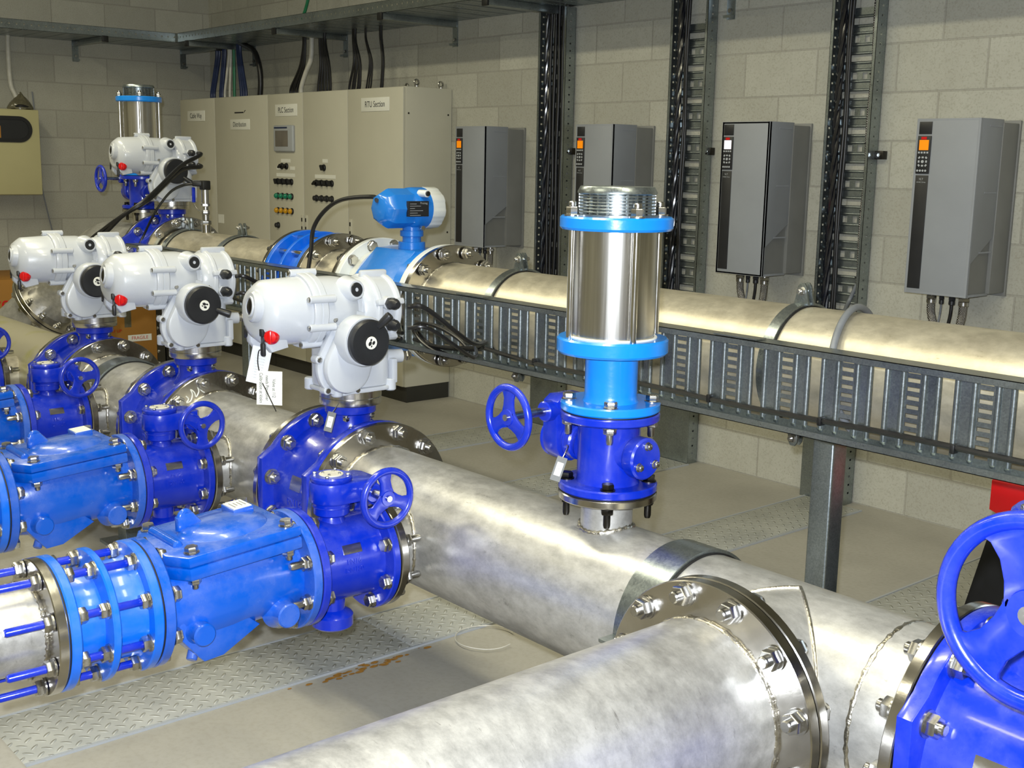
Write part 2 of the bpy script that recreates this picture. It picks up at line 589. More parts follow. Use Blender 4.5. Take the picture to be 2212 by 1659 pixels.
def butterfly(name, label, cat, loc, rot, dn, gear, group=None, gap=.022, bolts=('a', 'b'), text=True, twist=0):
    # local: pipe axis Y (faces at -L/2, L/2), stem +Z
    R, PC, n, L, t, RB, bd, off = {300: (FR, .203, 12, .268, .028, .186, .022, 15), 150: (.14, .12, 8, .211, .02, .1, .018, 22.5),
                                   100: (.1075, .089, 4, .173, .018, .068, .0155, 45)}[dn]
    off += twist
    root = thing(name, label, cat, loc, rot, group)
    b = MB()
    if dn == 300:
        q = [(R * math.cos(a), R * math.sin(a)) for a in [math.radians(37 + 213 * i / 60) for i in range(61)]]
        q += [(-.06, -.235), (.19, -.235), (.225, -.2), (.225, .108)]
        for y0 in (-L / 2, L / 2 - t): b.prism(q[::-1], (0, y0 + t, 0), XA, ZA, t, .003)
    else:
        for s in (-1, 1): b.ring((0, s * L / 2, 0), (0, s * (L / 2 - t), 0), RB * .9, R, .003, 80)
    prof = [(RB * 1.03, -L / 2 + t * .9), (RB, -L / 2 + t * 1.5), (RB, L / 2 - t * 1.5), (RB * 1.03, L / 2 - t * .9)]
    b.lathe([(RB * .9, -L / 2 + t * .8)] + prof + [(RB * .9, L / 2 - t * .8)], (0, 0, 0), YA, 80)
    nz = {300: .24, 150: .115, 100: .085}[dn]
    nr = {300: .058, 150: .027, 100: .034}[dn]
    b.lathe([(nr * 1.35, RB * .9), (nr * 1.08, RB * 1.05), (nr, RB * 1.12), (nr, nz)], (0, 0, 0), ZA, 36)
    if dn == 300:
        b.rcyl((0, 0, .236), (0, 0, .262), .072, .003, 48)
        b.lathe([(.05, -.2), (.05, -.215), (.062, -.225), (.062, -.25), (0, -.25)], (0, 0, 0), ZA, 36)
    elif dn == 150:
        b.lathe([(.032, -.08), (.03, -.125), (.046, -.135), (.05, -.14), (.05, -.165), (.044, -.17), (0, -.17)], (0, 0, 0), ZA, 36)
    else:
        b.lathe([(.042, -.05), (.036, -.062), (.036, -.075), (.043, -.08), (.045, -.085), (.045, -.108), (.041, -.112), (0, -.112)], (0, 0, 0), ZA, 36)
    b.out('valve_body', 'royal_blue', root)
    if dn == 100:
        for i in range(3):
            a = PI * .5 + i * 2 * PI / 3
            bolt(root, (.028 * math.cos(a), .028 * math.sin(a), -.112), -ZA, .009, .002, .002, 'hex')
    elif dn == 300:
        for i in range(4):
            a = PI / 4 + i * PI / 2
            bolt(root, (.058 * math.cos(a), .058 * math.sin(a), .232), -ZA, .011, .004, .003)
    # gaskets and flange bolts
    for s, kk in ((-1, 'a'), (1, 'b')):
        MB().ring((0, s * L / 2, 0), (0, s * (L / 2 + .003), 0), RB * .9, R * .965, .0005, 64).out('gasket', 'rubber', root)
        if kk in bolts:
            g = t + .003 + gap
            for p in ringpts((0, s * (L / 2 + .003 + gap - g / 2), 0), YA, PC, n, math.radians(off), XA):
                bolt(root, p, (0, s, 0), bd, g, .03 if dn < 300 else .012, 'hex' if dn < 300 else 'nut', 'dark_steel' if dn == 100 else 'bolt_steel')
    if text and dn != 100:
        a0 = math.radians(28 if dn == 150 else 16)
        q = MB()
        w, h = (.05, .022) if dn == 150 else (.055, .04)
        d0, d1 = XA, ZA
        pts = []
        m = 6
        for rr in (RB - .002, RB + .0015):
            for i in range(m + 1):
                a = a0 + (i / m - .5) * h / RB
                u = d0 * math.cos(a) + d1 * math.sin(a)
                for yy in (-w / 2, w / 2): pts.append(u * rr + V((0, yy, 0)))
        nn = 2 * (m + 1)
        loops = [[pts[i * 2], pts[i * 2 + 1], pts[nn + i * 2 + 1], pts[nn + i * 2]] for i in range(m + 1)]
        q.loft(loops)
        q.out('nameplate', 'flange_steel', root)
        sz = .017 if dn == 150 else .034
        for i, tx in enumerate(('PN16', 'DN%d' % dn)):
            q = MB().wraptext(tx, sz, RB, (0, 0, 0), YA, XA, ZA, a0 - (h * .5 + sz * (1.1 + 1.15 * i)) / RB, 0)
            q.out('raised_lettering', 'royal_blue', root, recalc=False)
    if gear:
        k, zb, sx, wr, wt = {150: (1.0, .111, .118, .0735, .0085), 100: (.95, .083, .162, .0735, .0085), 300: (1.7, .262, .27, .14, .0135)}[dn]
        if dn == 300: MB().ring((0, 0, .262), (0, 0, .268), .01, .085, .002, 40).out('mounting_plate', 'royal_blue', root)
        c = gearbox(root, k, zb, sx, .05 if dn == 300 else .072)
        o = wheel(wr, wt, wt * .9, wr * .24).out('handwheel', 'royal_blue', root)
        o.matrix_basis = Matrix.Translation(V(c) + XA * .01) @ axes(YA, ZA, XA).to_4x4() @ Matrix.Rotation(gear, 4, 'Z')
        q = MB()
        q.cyl((0, 0, wt * .6), (0, 0, wt * 1.3), wr * .1, n=16)
        q.out('hub_nut', 'bolt_steel', o)
    return root

def hull(c1, r1, c2, r2, n=22):
    # outline around two circles
    d = V((c2[0] - c1[0], c2[1] - c1[1]))
    a = math.atan2(d.y, d.x)
    g = math.acos((r1 - r2) / d.length)
    P = [(c1[0] + r1 * math.cos(a + t), c1[1] + r1 * math.sin(a + t)) for t in [g + (2 * PI - 2 * g) * i / n for i in range(n + 1)]]
    return P + [(c2[0] + r2 * math.cos(a + t), c2[1] + r2 * math.sin(a + t)) for t in [-g + 2 * g * i / n for i in range(n + 1)]]

def actuator(label, loc, crank=0.0, group='electric actuators on the large valves'):
    # local: stem +Z from 0, electronics end towards -Y, hand drive on +X
    root = thing('electric_actuator', label, 'actuator', loc, None, group)
    G = 'actuator_grey'
    r = MB()
    r.lathe([(.03, 0), (.086, 0), (.0875, .002), (.0875, .019), (.086, .0205), (.0875, .022), (.0875, .041), (.03, .041)], n=64)
    r.out('mounting_ring', 'bright_steel', root)
    # base casting
    def rr(hx, hy, q, cy=0):
        P = []
        for sx, sy, a0 in ((1, 1, 0), (-1, 1, 90), (-1, -1, 180), (1, -1, 270)):
            for i in range(7):
                a = math.radians(a0 + 15 * i)
                P.append((sx * (hx - q) + q * math.cos(a), cy + sy * (hy - q) + q * math.sin(a)))
        return P
    b = MB()
    b.prism(rr(.084, .1, .04), (0, 0, .04), XA, YA, .012, .003)
    b.prism(rr(.078, .094, .038), (0, 0, .051), XA, YA, .15, .008)
    for x, y in ((.07, .088), (-.07, .088), (-.07, -.088), (.07, -.088)): b.rcyl((x, y, .036), (x, y, .07), .016, .003, 18)
    b.box((.07, .094, .092), (.03, .018, .07), bev=.004)
    b.lathe([(.074, 0), (.074, .1), (.07, .12)], (0, -.01, .18), ZA, 40)
    b.out('base_casting', G, root)
    # electronics housing
    z0 = .271
    c = (0, 0, z0)
    b = MB()
    b.lathe([(0, -.3), (.052, -.3), (.066, -.296), (.08, -.278), (.0865, -.268), (.091, -.175), (.092, -.17)], c, YA, 64)
    b.lathe([(.05, -.172), (.099, -.17), (.101, -.167), (.101, -.151), (.0985, -.149), (.0985, -.147), (.101, -.145), (.101, -.13), (.097, -.126), (.088, -.122), (.05, -.122)], c, YA, 64)
    b.lathe([(.05, -.124), (.089, -.122), (.088, -.06), (.084, -.035), (.066, -.008), (.05, .01)], c, YA, 64)
    lug = [math.radians(a) for a in (-22, 22, 95, 160, 215, 300)]
    for a in lug:
        p = V((math.cos(a) * .1, 0, z0 + math.sin(a) * .1))
        b.rcyl(p + V((0, -.185, 0)), p + V((0, -.105, 0)), .0105, .002, 16)
    # lifted brow over the window and the two lower cheeks carrying the knobs
    wd = V((.16, 1, -.1)).normalized()
    p = V((.016, -.288, z0 + .018))
    b.lathe([(0, -.026), (.036, -.026), (.041, -.021), (.043, .01)], p, wd, 36)
    for s in (-1, 1):
        b.prism([(-.296, -.012), (-.24, -.012), (-.225, -.09), (-.275, -.1), (-.292, -.08)], (s * .03 - (.026 if s < 0 else 0), 0, z0), YA, ZA, .026, .006)
    h = b.out('electronics_housing', G, root)
    for a in lug:
        q = V((math.cos(a) * .1, -.185, z0 + math.sin(a) * .1))
        place('cover_screw', lambda: MB().rcyl((0, 0, 0), (0, 0, .004), .0075, .001, 12), 'cover_screw', 'bolt_steel', h, q, -YA)
    w = MB().lathe([(0, -.005), (.012, -.0046), (.0205, -.001), (.0225, 0), (.0225, .003), (0, .003)], p - wd * .0265, wd, 36).out('display_window', 'dark_steel', root)
    MB().ring(p - wd * .0295, p - wd * .025, .0225, .0275, .001, 36).out('window_bezel', G, w)
    # selector knobs
    for s, mt, nm in ((1, 'red_plastic', 'red_selector_knob'), (-1, 'handle_black', 'black_selector_knob')):
        c0 = V((s * .05, -.272, z0 - .056))
        ax = V((s * .72, -.7, 0)).normalized()
        q = MB().lathe([(.0, 0), (.0195, 0), (.0215, .005), (.0205, .014), (.015, .021), (.0, .024)], c0, ax, 28)
        q.box(c0 + ax * .021, (.01, .036, .012), axes(*frame(ax)), .003)
        k = q.out(nm, mt, root)
        if s > 0:
            e = c0 + V((-.006, -.024, 0))
            q = MB().box(e + V((0, 0, .01)), (.016, .014, .02), None, .003)
            q.box(e + V((.002, -.001, -.034)), (.017, .011, .036), None, .005)
            q.tube([e + V((-.005, 0, -.02)), e + V((-.005, 0, 0)), e + V((.005, 0, 0)), e + V((.005, 0, -.02))], .0025, 8)
            q.out('padlock', 'panel_black', k)
    # terminal compartment
    ct = (0, 0, z0 - .008)
    b = MB()
    b.lathe([(.05, -.006), (.08, -.004), (.086, .002), (.09, .028), (.096, .031), (.098, .035), (.098, .044), (.095, .047), (.092, .05), (.09, .092), (.094, .095), (.096, .099), (.096, .108), (.092, .113), (.08, .117), (0, .119)], ct, YA, 64)
    for a in (85, 15, 165, 230, 310):
        a = math.radians(a)
        q = V((math.cos(a) * .097, 0, ct[2] + math.sin(a) * .097))
        b.box(q + V((0, .07, 0)), (.022, .086, .018), Matrix.Rotation(-a, 3, 'Y'), .005)
    for zz in (.286, .228):
        b.rcyl((.06, .062, zz), (.106, .062, zz), .0185, .002, 28)
    b.out('terminal_compartment', G, root)
    for zz in (.286, .228):
        q = MB().hex((.105, .062, zz), XA, .031, .013)
        q.lathe([(.0155, .012), (.0155, .026), (.012, .034), (.008, .04)], (.105, .062, zz), XA, 24)
        q.out('cable_gland', 'handle_black', root)
    # blanking plug boss
    pb, pa = (.05, -.042, z0 + .052), (1, .05, .12)
    b = MB().lathe([(.04, 0), (.032, .025), (.026, .045), (.024, .047)], pb, pa, 36)
    b.out('plug_boss', G, root)
    q = MB().lathe([(0, .0465), (.005, .0465), (.006, .049), (.0175, .049), (.0195, .047), (.0195, .04)], pb, pa, 32)
    q.out('blanking_plug', 'handle_black', root)
    # worm cover on +X with hand drive
    b = MB()
    c1, c2 = (-.07, .12), (-.038, .196)
    b.prism(hull(c1, .084, c2, .074), (.06, 0, 0), YA, ZA, .02, .004)
    b.prism(hull(c1, .073, c2, .064), (.079, 0, 0), YA, ZA, .03, .012)
    dc = (-.046, .194)
    b.lathe([(.068, .1), (.068, .148), (.065, .152), (0, .152)], (0, dc[0], dc[1]), XA, 56)
    scr = [(-.15, .145), (-.125, .058), (-.03, .05), (.03, .14), (.02, .245), (-.1, .25)]
    for y, z in scr: b.rcyl((.055, y, z), (.084, y, z), .0115, .002, 16)
    cv = b.out('worm_cover', G, root)
    for y, z in scr:
        place('cover_screw', None, 'cover_screw', 'bolt_steel', cv, (.083, y, z), XA)
    hw = MB()
    hw.lathe([(0, .0), (.06, .0), (.062, .003), (.062, .016), (.057, .022), (.03, .024), (.022, .022), (0, .022)], n=56)
    hw.torus((0, 0, .0195), ZA, .043, .0015, 40, 6)
    o = hw.out('hand_drive_wheel', 'handle_black', root)
    o.matrix_basis = Matrix.Translation(V((.152, dc[0], dc[1]))) @ axes(YA, ZA, XA).to_4x4() @ Matrix.Rotation(crank, 4, 'Z')
    q = MB().lathe([(0, 0), (.0085, 0), (.0105, .012), (.012, .042), (.0105, .047), (0, .047)], (.048, .0, .018), V((.6, 0, .4)), 20)
    q.box((.043, 0, .014), (.028, .026, .013), None, .004)
    q.out('crank_handle', 'handle_black', o)
    q = MB().lathe([(0, .0225), (.0165, .0225), (.0175, .0235), (.0165, .0255), (0, .0255)], n=32).out('centre_badge', 'sign_white', o)
    q = MB()
    for i, (x, y, s) in enumerate(((-.004, .004, .007), (.006, .006, .004), (.003, -.005, .006), (-.008, -.004, .003))):
        q.prism([(s * math.cos(t), s * .7 * math.sin(t)) for t in [i + 2 * PI * j / 7 for j in range(7)]], (x, y, .0254), XA, YA, .0006)
    q.out('badge_marks', 'ink', o)
    # side outlet with hexagon fitting
    sa = V((.25, 1, 0)).normalized()
    s0 = V((.04, .06, .128))
    b = MB().lathe([(.034, 0), (.026, .012), (.0205, .02), (.0195, .075), (.0185, .077)], s0, sa, 28)
    sp = b.out('side_spigot', G, root)
    p = s0 + sa * .077
    q = MB().cyl(p, p + sa * .01, .014, n=20).hex(p + sa * .01, sa, .026, .012)
    q.rcyl(p + sa * .022, p + sa * .028, .01, .002, 18)
    q.out('hexagon_fitting', 'bolt_steel', sp)
    return root

def check_valve(label, loc, group='swing check valves on the pump branches'):
    # local: pipe axis Y from 0 (pump side) to .372, cover on top
    root = thing('check_valve', label, 'check valve', loc, None, group)
    L = .372
    b = MB()
    b.ring((0, 0, 0), (0, .022, 0), .08, .14, .003, 72)
    b.ring((0, L - .022, 0), (0, L, 0), .08, .14, .003, 72)
    secs = [(.015, .092, .092, -.092, 2), (.05, .1, .098, -.1, 2.2), (.09, .11, .108, -.104, 2.4), (.13, .112, .11, -.108, 2.4), (.17, .112, .11, -.102, 2.4),
            (.21, .11, .11, -.094, 2.4), (.25, .107, .108, -.09, 2.4), (.3, .1, .1, -.094, 2.2), (.357, .092, .092, -.092, 2)]
    loops = []
    for y, hw, zt, zb, e in secs:
        lp = []
        for i in range(40):
            a = 2 * PI * i / 40
            cx, sx = math.cos(a), math.sin(a)
            x = hw * math.copysign(abs(cx) ** (2 / e), cx)
            z = (zt if sx > 0 else -zb) * math.copysign(abs(sx) ** (2 / e), sx)
            lp.append(V((x, y, z)))
        loops.append(lp)
    b.loft(loops)
    b.prism([(.035, -.05), (.085, -.112), (.1, -.128), (.145, -.124), (.16, -.116), (.235, -.075), (.1, .04)], (-.098, 0, 0), YA, ZA, .196, .005)
    tl = Matrix.Rotation(math.radians(4.5), 3, 'X')
    plan = [(-.12, .055), (-.075, .03), (.075, .03), (.125, .06), (.125, .325), (-.125, .325)]
    def slab(z0, z1, k=1.0):
        P = [(x * k, .178 + (y - .178) * k) for x, y in plan]
        o = V((0, 0, z0))
        b2 = MB().prism(P, o, XA, YA, z1 - z0, .004)
        piv = V((0, .18, .11))
        return [tl @ (v - piv) + piv for v in b2.v], b2.f
    vs, fs = slab(.078, .106)
    b.add(vs, fs)
    for sx, y, z, r, e in ((1, .087, -.053, .025, .132), (1, .29, -.06, .028, .13), (-1, .087, -.053, .025, .132), (-1, .29, -.06, .028, .13)):
        b.lathe([(r * 1.5, .08), (r * 1.12, .1), (r, .108), (r, e - .003), (r - .003, e), (0, e)], (0, y, z), (sx, 0, 0), 28)
    b.rcyl((.055, .098, -.1), (.07, .082, -.128), .012, .002, 18)
    body = b.out('valve_body', 'valve_blue', root)
    c = MB()
    vs, fs = slab(.1075, .131)
    c.add(vs, fs)
    piv = V((0, .18, .11))
    def up(p): return tl @ (V(p) - piv) + piv
    # domed crown, sight ridges, lifting lug and raised plate pad
    lo = []
    for k, h in ((1, .128), (.93, .136), (.75, .144), (.4, .149), (.02, .15)):
        lo.append([up((.085 * k * math.cos(t), .2 + .105 * k * math.sin(t), h)) for t in [2 * PI * i / 36 for i in range(36)]])
    c.loft(lo)
    c.rcyl(up((-.09, .075, .132)), up((.045, .075, .132)), .011, .004, 20)
    q = MB().prism([(-.028, 0), (.04, 0), (.012, .036), (-.012, .04), (-.026, .03)], (0, 0, 0), YA, ZA, .022, .006)
    c.add([up(v + V((-.045, .135, .136))) for v in q.v], q.f)
    c.torus(up((-.034, .13, .163)), (1, .2, 0), .013, .0075, 24, 10)
    q = MB().box((-.045, .262, .146), (.062, .05, .018), None, .002)
    c.add([up(v) for v in q.v], q.f)
    cov = c.out('cover', 'valve_blue', root)
    q = MB().box((-.045, .262, .1556), (.056, .044, .0016))
    q.v = [up(v) for v in q.v]
    pl = q.out('rating_plate', 'sign_white', cov)
    q = MB()
    for i in range(4):
        q.box((-.047 + .003 * (i % 2), .276 - .009 * i, .1566), (.034 - .006 * (i % 3), .002, .0006))
    q.v = [up(v) for v in q.v]
    q.out('plate_print', 'cable_grey', pl)
    nrm = tl @ ZA
    for x, y in ((-.102, .072), (.1, .078), (-.102, .302), (.102, .302)):
        bolt(root, up((x, y, .1045)), -nrm, .016, .053, .012, 'hex')
    return root

def joint(label, loc, group='dismantling joints on the pump branches'):
    # local: Y from 0 (steel flange face) to .19
    root = thing('dismantling_joint', label, 'pipe joint', loc, None, group)
    J = 'joint_blue'
    MB().ring((0, 0, 0), (0, .021, 0), .08, .14, .003, 72).out('end_flange', J, root)
    MB().ring((0, .169, 0), (0, .19, 0), .08, .14, .003, 72).out('end_flange', J, root)
    MB().ring((0, .084, 0), (0, .1, 0), .085, .14, .003, 72).out('gland_ring', J, root)
    MB().lathe([(.09, .018), (.094, .024), (.094, .086)], (0, 0, 0), YA, 64).out('inner_barrel', J, root)
    MB().lathe([(.112, .098), (.105, .104), (.105, .162), (.112, .172)], (0, 0, 0), YA, 64).out('outer_barrel', J, root)
    MB().ring((0, -.004, 0), (0, 0, 0), .08, .136, .0005).out('gasket', 'rubber', root)
    MB().ring((0, .19, 0), (0, .194, 0), .08, .136, .0005).out('gasket', 'rubber', root)
    for p in ringpts((0, 0, 0), YA, .12, 8, PI / 8, XA):
        def rod(): return MB().lathe([(.006, -.118), (.0085, -.114), (.0085, .226), (.006, .23)], (0, 0, 0), ZA, 14)
        o = place('tie_rod', rod, 'tie_rod', 'royal_blue', root, p, YA)
        for z, s in ((-.027, -1), (.021, 1), (.084, -1), (.169, -1), (.217, 1)):
            def nut(): return MB().cyl((0, 0, 0), (0, 0, .0035), .019, n=20).hex((0, 0, .0035), ZA, .029, .015)
            place('joint_nut', nut, 'nut', 'bolt_steel', o, (0, 0, z), (0, 0, s), random.random() * 2)
    return root

def air_valve(label, loc, group='air valves on the pipes'):
    root = thing('air_valve', label, 'air valve', loc, None, group)
    S = 'sky_blue'
    b = MB()
    b.ring((0, 0, 0), (0, 0, .019), .04, .1075, .003, 64)
    b.lathe([(.062, .017), (.058, .024), (.0565, .035), (.0565, .128)], n=56)
    b.out('inlet_spool', S, root)
    MB().lathe([(.0, .124), (.115, .124), (.119, .129), (.119, .154), (.115, .158), (0, .158)], n=72).out('lower_flange', S, root)
    MB().cyl((0, 0, .158), (0, 0, .384), .087, n=80).out('float_chamber', 'bright_steel', root)
    MB().ring((0, 0, .156), (0, 0, .161), .088, .0945, .001, 64).out('chamber_seal', 'sign_white', root)
    MB().lathe([(.0, .384), (.115, .384), (.119, .389), (.119, .408), (.115, .412), (0, .412)], n=72).out('upper_flange', S, root)
    for i in range(4):
        a = math.radians(-21 + 90 * i)
        p = V((.1 * math.cos(a), .1 * math.sin(a), 0))
        r = MB().cyl(p + ZA * .15, p + ZA * .425, .0072, n=16).out('tie_rod', 'rod_steel', root)
        q = MB().cyl(p + ZA * .412, p + ZA * .415, .017, n=20).hex(p + ZA * .415, ZA, .024, .016)
        q.rcyl(p + ZA * .431, p + ZA * .442, .0085, .002, 16)
        q.out('nut', 'bolt_steel', r)
    g = MB()
    g.lathe([(0, .411), (.088, .411), (.088, .416), (.08, .4165), (0, .4165)], n=64)
    g.cyl((0, 0, .412), (0, 0, .46), .055, n=40)
    for k in range(6):
        g.ring((0, 0, .4195 + k * .0065), (0, 0, .4225 + k * .0065), .07, .081, .0005, 64)
    for i in range(24):
        a = 2 * PI * i / 24
        g.box((.0765 * math.cos(a), .0765 * math.sin(a), .437), (.007, .0035, .042), Matrix.Rotation(a, 3, 'Z'))
    g.lathe([(0, .4745), (.077, .473), (.0785, .471), (.083, .462), (.083, .459), (.081, .457), (0, .457)], n=64)
    g.out('vent_cage', 'galv', root)
    for p in ringpts((0, 0, -.0015), ZA, .089, 4, PI / 4, XA):
        bolt(root, p, -ZA, .0155, .04, .022, 'hex')
    return root

def tray(root, name, P, L, W, dep, lip, per, nsl, mat='galv', holes=0, off=0.0, solid=False):
    # P(u, v, w): u along, v across, w out of the base; base sheet with slotted ribs, two flanges with lips
    th = .0018
    def bx(b, u0, u1, v0, v1, w0, w1):
        c = [P(u, v, w) for u in (u0, u1) for v in (v0, v1) for w in (w0, w1)]
        b.add(c, [[0, 1, 3, 2], [4, 6, 7, 5], [0, 4, 5, 1], [2, 3, 7, 6], [0, 2, 6, 4], [1, 5, 7, 3]])
    b = MB()
    e = .014
    bx(b, 0, L, 0, e, 0, th)
    bx(b, 0, L, W - e, W, 0, th)
    def rib(u, w):
        # half round stiffening rib
        hh = w * .55
        lo = []
        for i in range(7):
            a = PI * i / 6
            uu, hw = u - w / 2 * math.cos(a), th * .5 + hh * math.sin(a)
            lo.append((uu, hw))
        n = len(lo)
        c = [P(uu, v, h) for v in (e, W - e) for uu, h in lo]
        c0 = [P(uu, v, h) for v, h_ in ((e * .2, 0), (W - e * .2, 0)) for uu, h in [(x, th * .4) for x, _ in lo]]
        b.add(c, [[i, i + 1, n + i + 1, n + i] for i in range(n - 1)])
        b.add(c[:n] + c0[:n], [[i, i + 1, n + i + 1, n + i] for i in range(n - 1)])
        b.add(c[n:] + c0[n:], [[i, i + 1, n + i + 1, n + i] for i in range(n - 1)])
    n = int(L / per) + 1
    for i in range(n):
        u0 = i * per + off
        if u0 + per > L: break
        s2, s3 = .53 * per, .74 * per
        # slotted strip: two side bars and rungs between the slots, then plain strips either side of an opening
        bx(b, u0, u0 + .06 * per, e, W - e, 0, th)
        bx(b, u0 + .24 * per, u0 + s2, e, W - e, 0, th)
        bx(b, u0 + s3, u0 + per, e, W - e, 0, th)
        if solid: bx(b, u0 + s2, u0 + s3, e, W - e, -th, 0)
        q = (W - 2 * e) / nsl
        k = .42 if solid else .27
        for j in range(nsl + 1):
            v = e + j * q
            bx(b, u0 + .06 * per, u0 + .24 * per, max(e, v - q * k), min(W - e, v + q * k), 0, th)
        for u in (u0 + .0 * per, u0 + .31 * per, u0 + s2 - .025 * per, u0 + s3 + .025 * per): rib(u, .085 * per)
    o1 = b.out(name + '_base', mat, root, 50)
    for v, sg in ((0, 1), (W, -1)):
        f = MB()
        if holes:
            k = int(L / holes)
            bx(f, 0, L, v, v + sg * th, 0, dep * .45)
            bx(f, 0, L, v, v + sg * th, dep * .62, dep)
            for i in range(k + 1):
                u = i * holes
                bx(f, u, min(u + holes * .78, L), v, v + sg * th, dep * .45, dep * .62)
        else:
            bx(f, 0, L, v, v + sg * th, 0, dep)
        bx(f, 0, L, v, v + sg * lip, dep - th, dep)
        f.out('side_rail', mat, root)
    return o1

def drive(label, x0, lcd, loc=None):
    # local: width .255 along X from 0, back on wall plane y=0, front -.3, z 0 .. .665
    root = thing('variable_speed_drive', label, 'motor drive', (x0, 4.594, 1.016), None, 'motor drives on the block wall')
    W, D, H = .266, .3, .682
    b = MB().b2((.006, -.13, .006), (W + .004, 0, H - .012), .004)
    b.b2((-.0, -.012, -.008), (W + .01, 0, H), .002)
    for x in (.02, W - .02): b.cyl((x, -.02, H - .03), (x, -.012, H - .03), .012, n=14)
    b.out('back_housing', 'drive_dark', root)
    # front cover: taller at the back of its sloping lower edge
    f = MB()
    f.prism([(-D, .0), (-D + .012, 0), (-D + .03, .16), (-.125, .2), (-.125, H), (-D, H)], (0, 0, 0), YA, ZA, .012, .002)
    f.prism([(-D, .0), (-D + .012, 0), (-D + .012, .13), (-.125, .235), (-.125, H), (-D, H)], (W - .012, 0, 0), YA, ZA, .012, .002)
    f.b2((0, -D, 0), (W, -D + .015, H), .0015)
    f.b2((.004, -D, H - .01), (W - .004, -.125, H), .002)
    f.b2((.004, -D, .0), (W - .004, -.125, .01), .002)
    for z in (.17, .4, H - .03): f.b2((W - .002, -.23, z), (W + .0015, -.14, z + .006))
    fc = f.out('front_cover', 'drive_grey', root)
    MB().b2((.01, -D + .012, .008), (W - .012, -.12, .24)).out('terminal_housing', 'drive_dark', root)
    # control column
    p = MB().b2((.012, -D - .0018, H - .06), (.067, -D + .004, H - .012), .001)
    p.b2((.012, -D - .0018, .02), (.067, -D + .004, H - .218), .001)
    st = p.out('dark_strip', 'panel_black', root)
    q = MB()
    q.text('VLT', .011, (.037, -D - .0019, H - .233), XA, ZA, .0004)
    q.text('HVAC Drive', .0075, (.038, -D - .0019, H - .245), XA, ZA, .0004)
    q.out('strip_lettering', 'key_grey', st, recalc=False)
    k = MB().b2((.011, -D - .005, H - .212), (.068, -D + .004, H - .066), .002)
    kp = k.out('keypad', 'panel_black', root)
    rb = MB().b2((.027, -D - .0062, H - .08), (.05, -D - .004, H - .07)).out('red_badge', 'red_plastic', kp)
    MB().b2((.02, -D - .0062, H - .121), (.06, -D - .004, H - .082)).out('display', lcd, kp)
    m = MB()
    for i in range(4):
        m.b2((.017 + i * .012, -D - .0066, H - .134), (.025 + i * .012, -D - .004, H - .127), .0008)
        m.cyl((.02 + i * .0115, -D - .0066, H - .2), (.02 + i * .0115, -D - .004, H - .2), .0042, n=14)
    for i in range(8):
        a = i * PI / 4
        rr = .016 if i % 2 == 0 else .021
        m.box((.039 + rr * math.cos(a), -D - .0055, H - .165 + rr * math.sin(a)), (.007, .003, .009), Matrix.Rotation(-a, 3, 'Y'), .0008)
    m.cyl((.039, -D - .0066, H - .165), (.039, -D - .004, H - .165), .006, n=16)
    m.out('keys', 'key_grey', kp)
    for x, r, mt in ((.06, .021, 'bolt_steel'), (.105, .011, 'handle_black'), (.15, .014, 'handle_black'), (.2, .022, 'bolt_steel')):
        q = MB().cyl((x, -.19, .0), (x, -.19, -.012), r * .75, n=24).hex((x, -.19, -.012), -ZA, r * 1.8, .014).rcyl((x, -.19, -.026), (x, -.19, -.045), r * .9, .003, 24)
        q.out('cable_gland', mt, root)
    return root
# ================================================================ setting
XL, YW = -9.2, 4.596
X1, Y0, ZC = 2.2, -2.6, 3.9
struct('floor', MB().b2((XL - .2, Y0 - .2, -.1), (X1 + .2, YW + .2, 0)), 'concrete_floor')
struct('wall_right', MB().b2((XL - .2, YW, 0), (X1 + .2, YW + .2, ZC)), 'block_wall_right')
struct('wall_left', MB().b2((XL - .2, Y0, 0), (XL, YW, ZC)), 'block_wall_left')
struct('wall_near', MB().b2((X1, Y0, 0), (X1 + .2, YW, ZC)), 'block_wall_left')
struct('wall_behind', MB().b2((XL - .2, Y0 - .2, 0), (X1 + .2, Y0, ZC)), 'block_wall_right')
simple('ceiling_paint', srgb(196, 194, 184), .8, 0, .04, 2)
struct('ceiling', MB().b2((XL - .2, Y0 - .2, ZC), (X1 + .2, YW + .2, ZC + .15)), 'ceiling_paint')

# chequer plate trench covers, flush in the floor, with a thin angle frame
strips = {0: (-2.175, -1.87), 1: (-3.14, -2.83), 2: (-4.145, -3.845), 3: (-5.145, -4.825)}
cuts = {0: [2.6, YW - .09], 1: [.72, 2.05, 3.3, YW - .09], 2: [2.4, 3.5, YW - .09], 3: [2.6, YW - .09]}
lab = {(0, 0): 'chequer plate floor strip at the right, beside the black stand with the red top',
       (1, 0): 'front chequer plate floor strip below the two nearest blue check valves',
       (1, 1): 'chequer plate floor strip under the main pipe with a white wire loop on it',
       (1, 2): 'chequer plate floor strip running to the wall behind the tall galvanised post',
       (2, 0): 'chequer plate floor strip half hidden behind the near air valve',
       (2, 1): 'chequer plate floor strip at the foot of the middle vertical wall tray',
       (3, 0): 'farthest chequer plate floor strip, just right of the cabinet plinth'}
for i, (a, b) in strips.items():
    for j in range(len(cuts[i]) - 1):
        y0, y1 = cuts[i][j], cuts[i][j + 1]
        t = thing('floor_plate', lab[(i, j)], 'floor plate', ((a + b) / 2, (y0 + y1) / 2, 0), None, 'chequer plates over the floor trenches')
        w, l = (b - a) / 2, (y1 - y0) / 2
        MB().b2((-w + .012, -l + .003, 0), (w - .012, l - .003, .006), .001).out('plate', 'chequer', t)
        f = MB()
        for s in (-1, 1): f.b2((s * w, -l, 0), (s * (w - .008), l, .0065))
        f.out('edge_frame', 'key_grey', t)

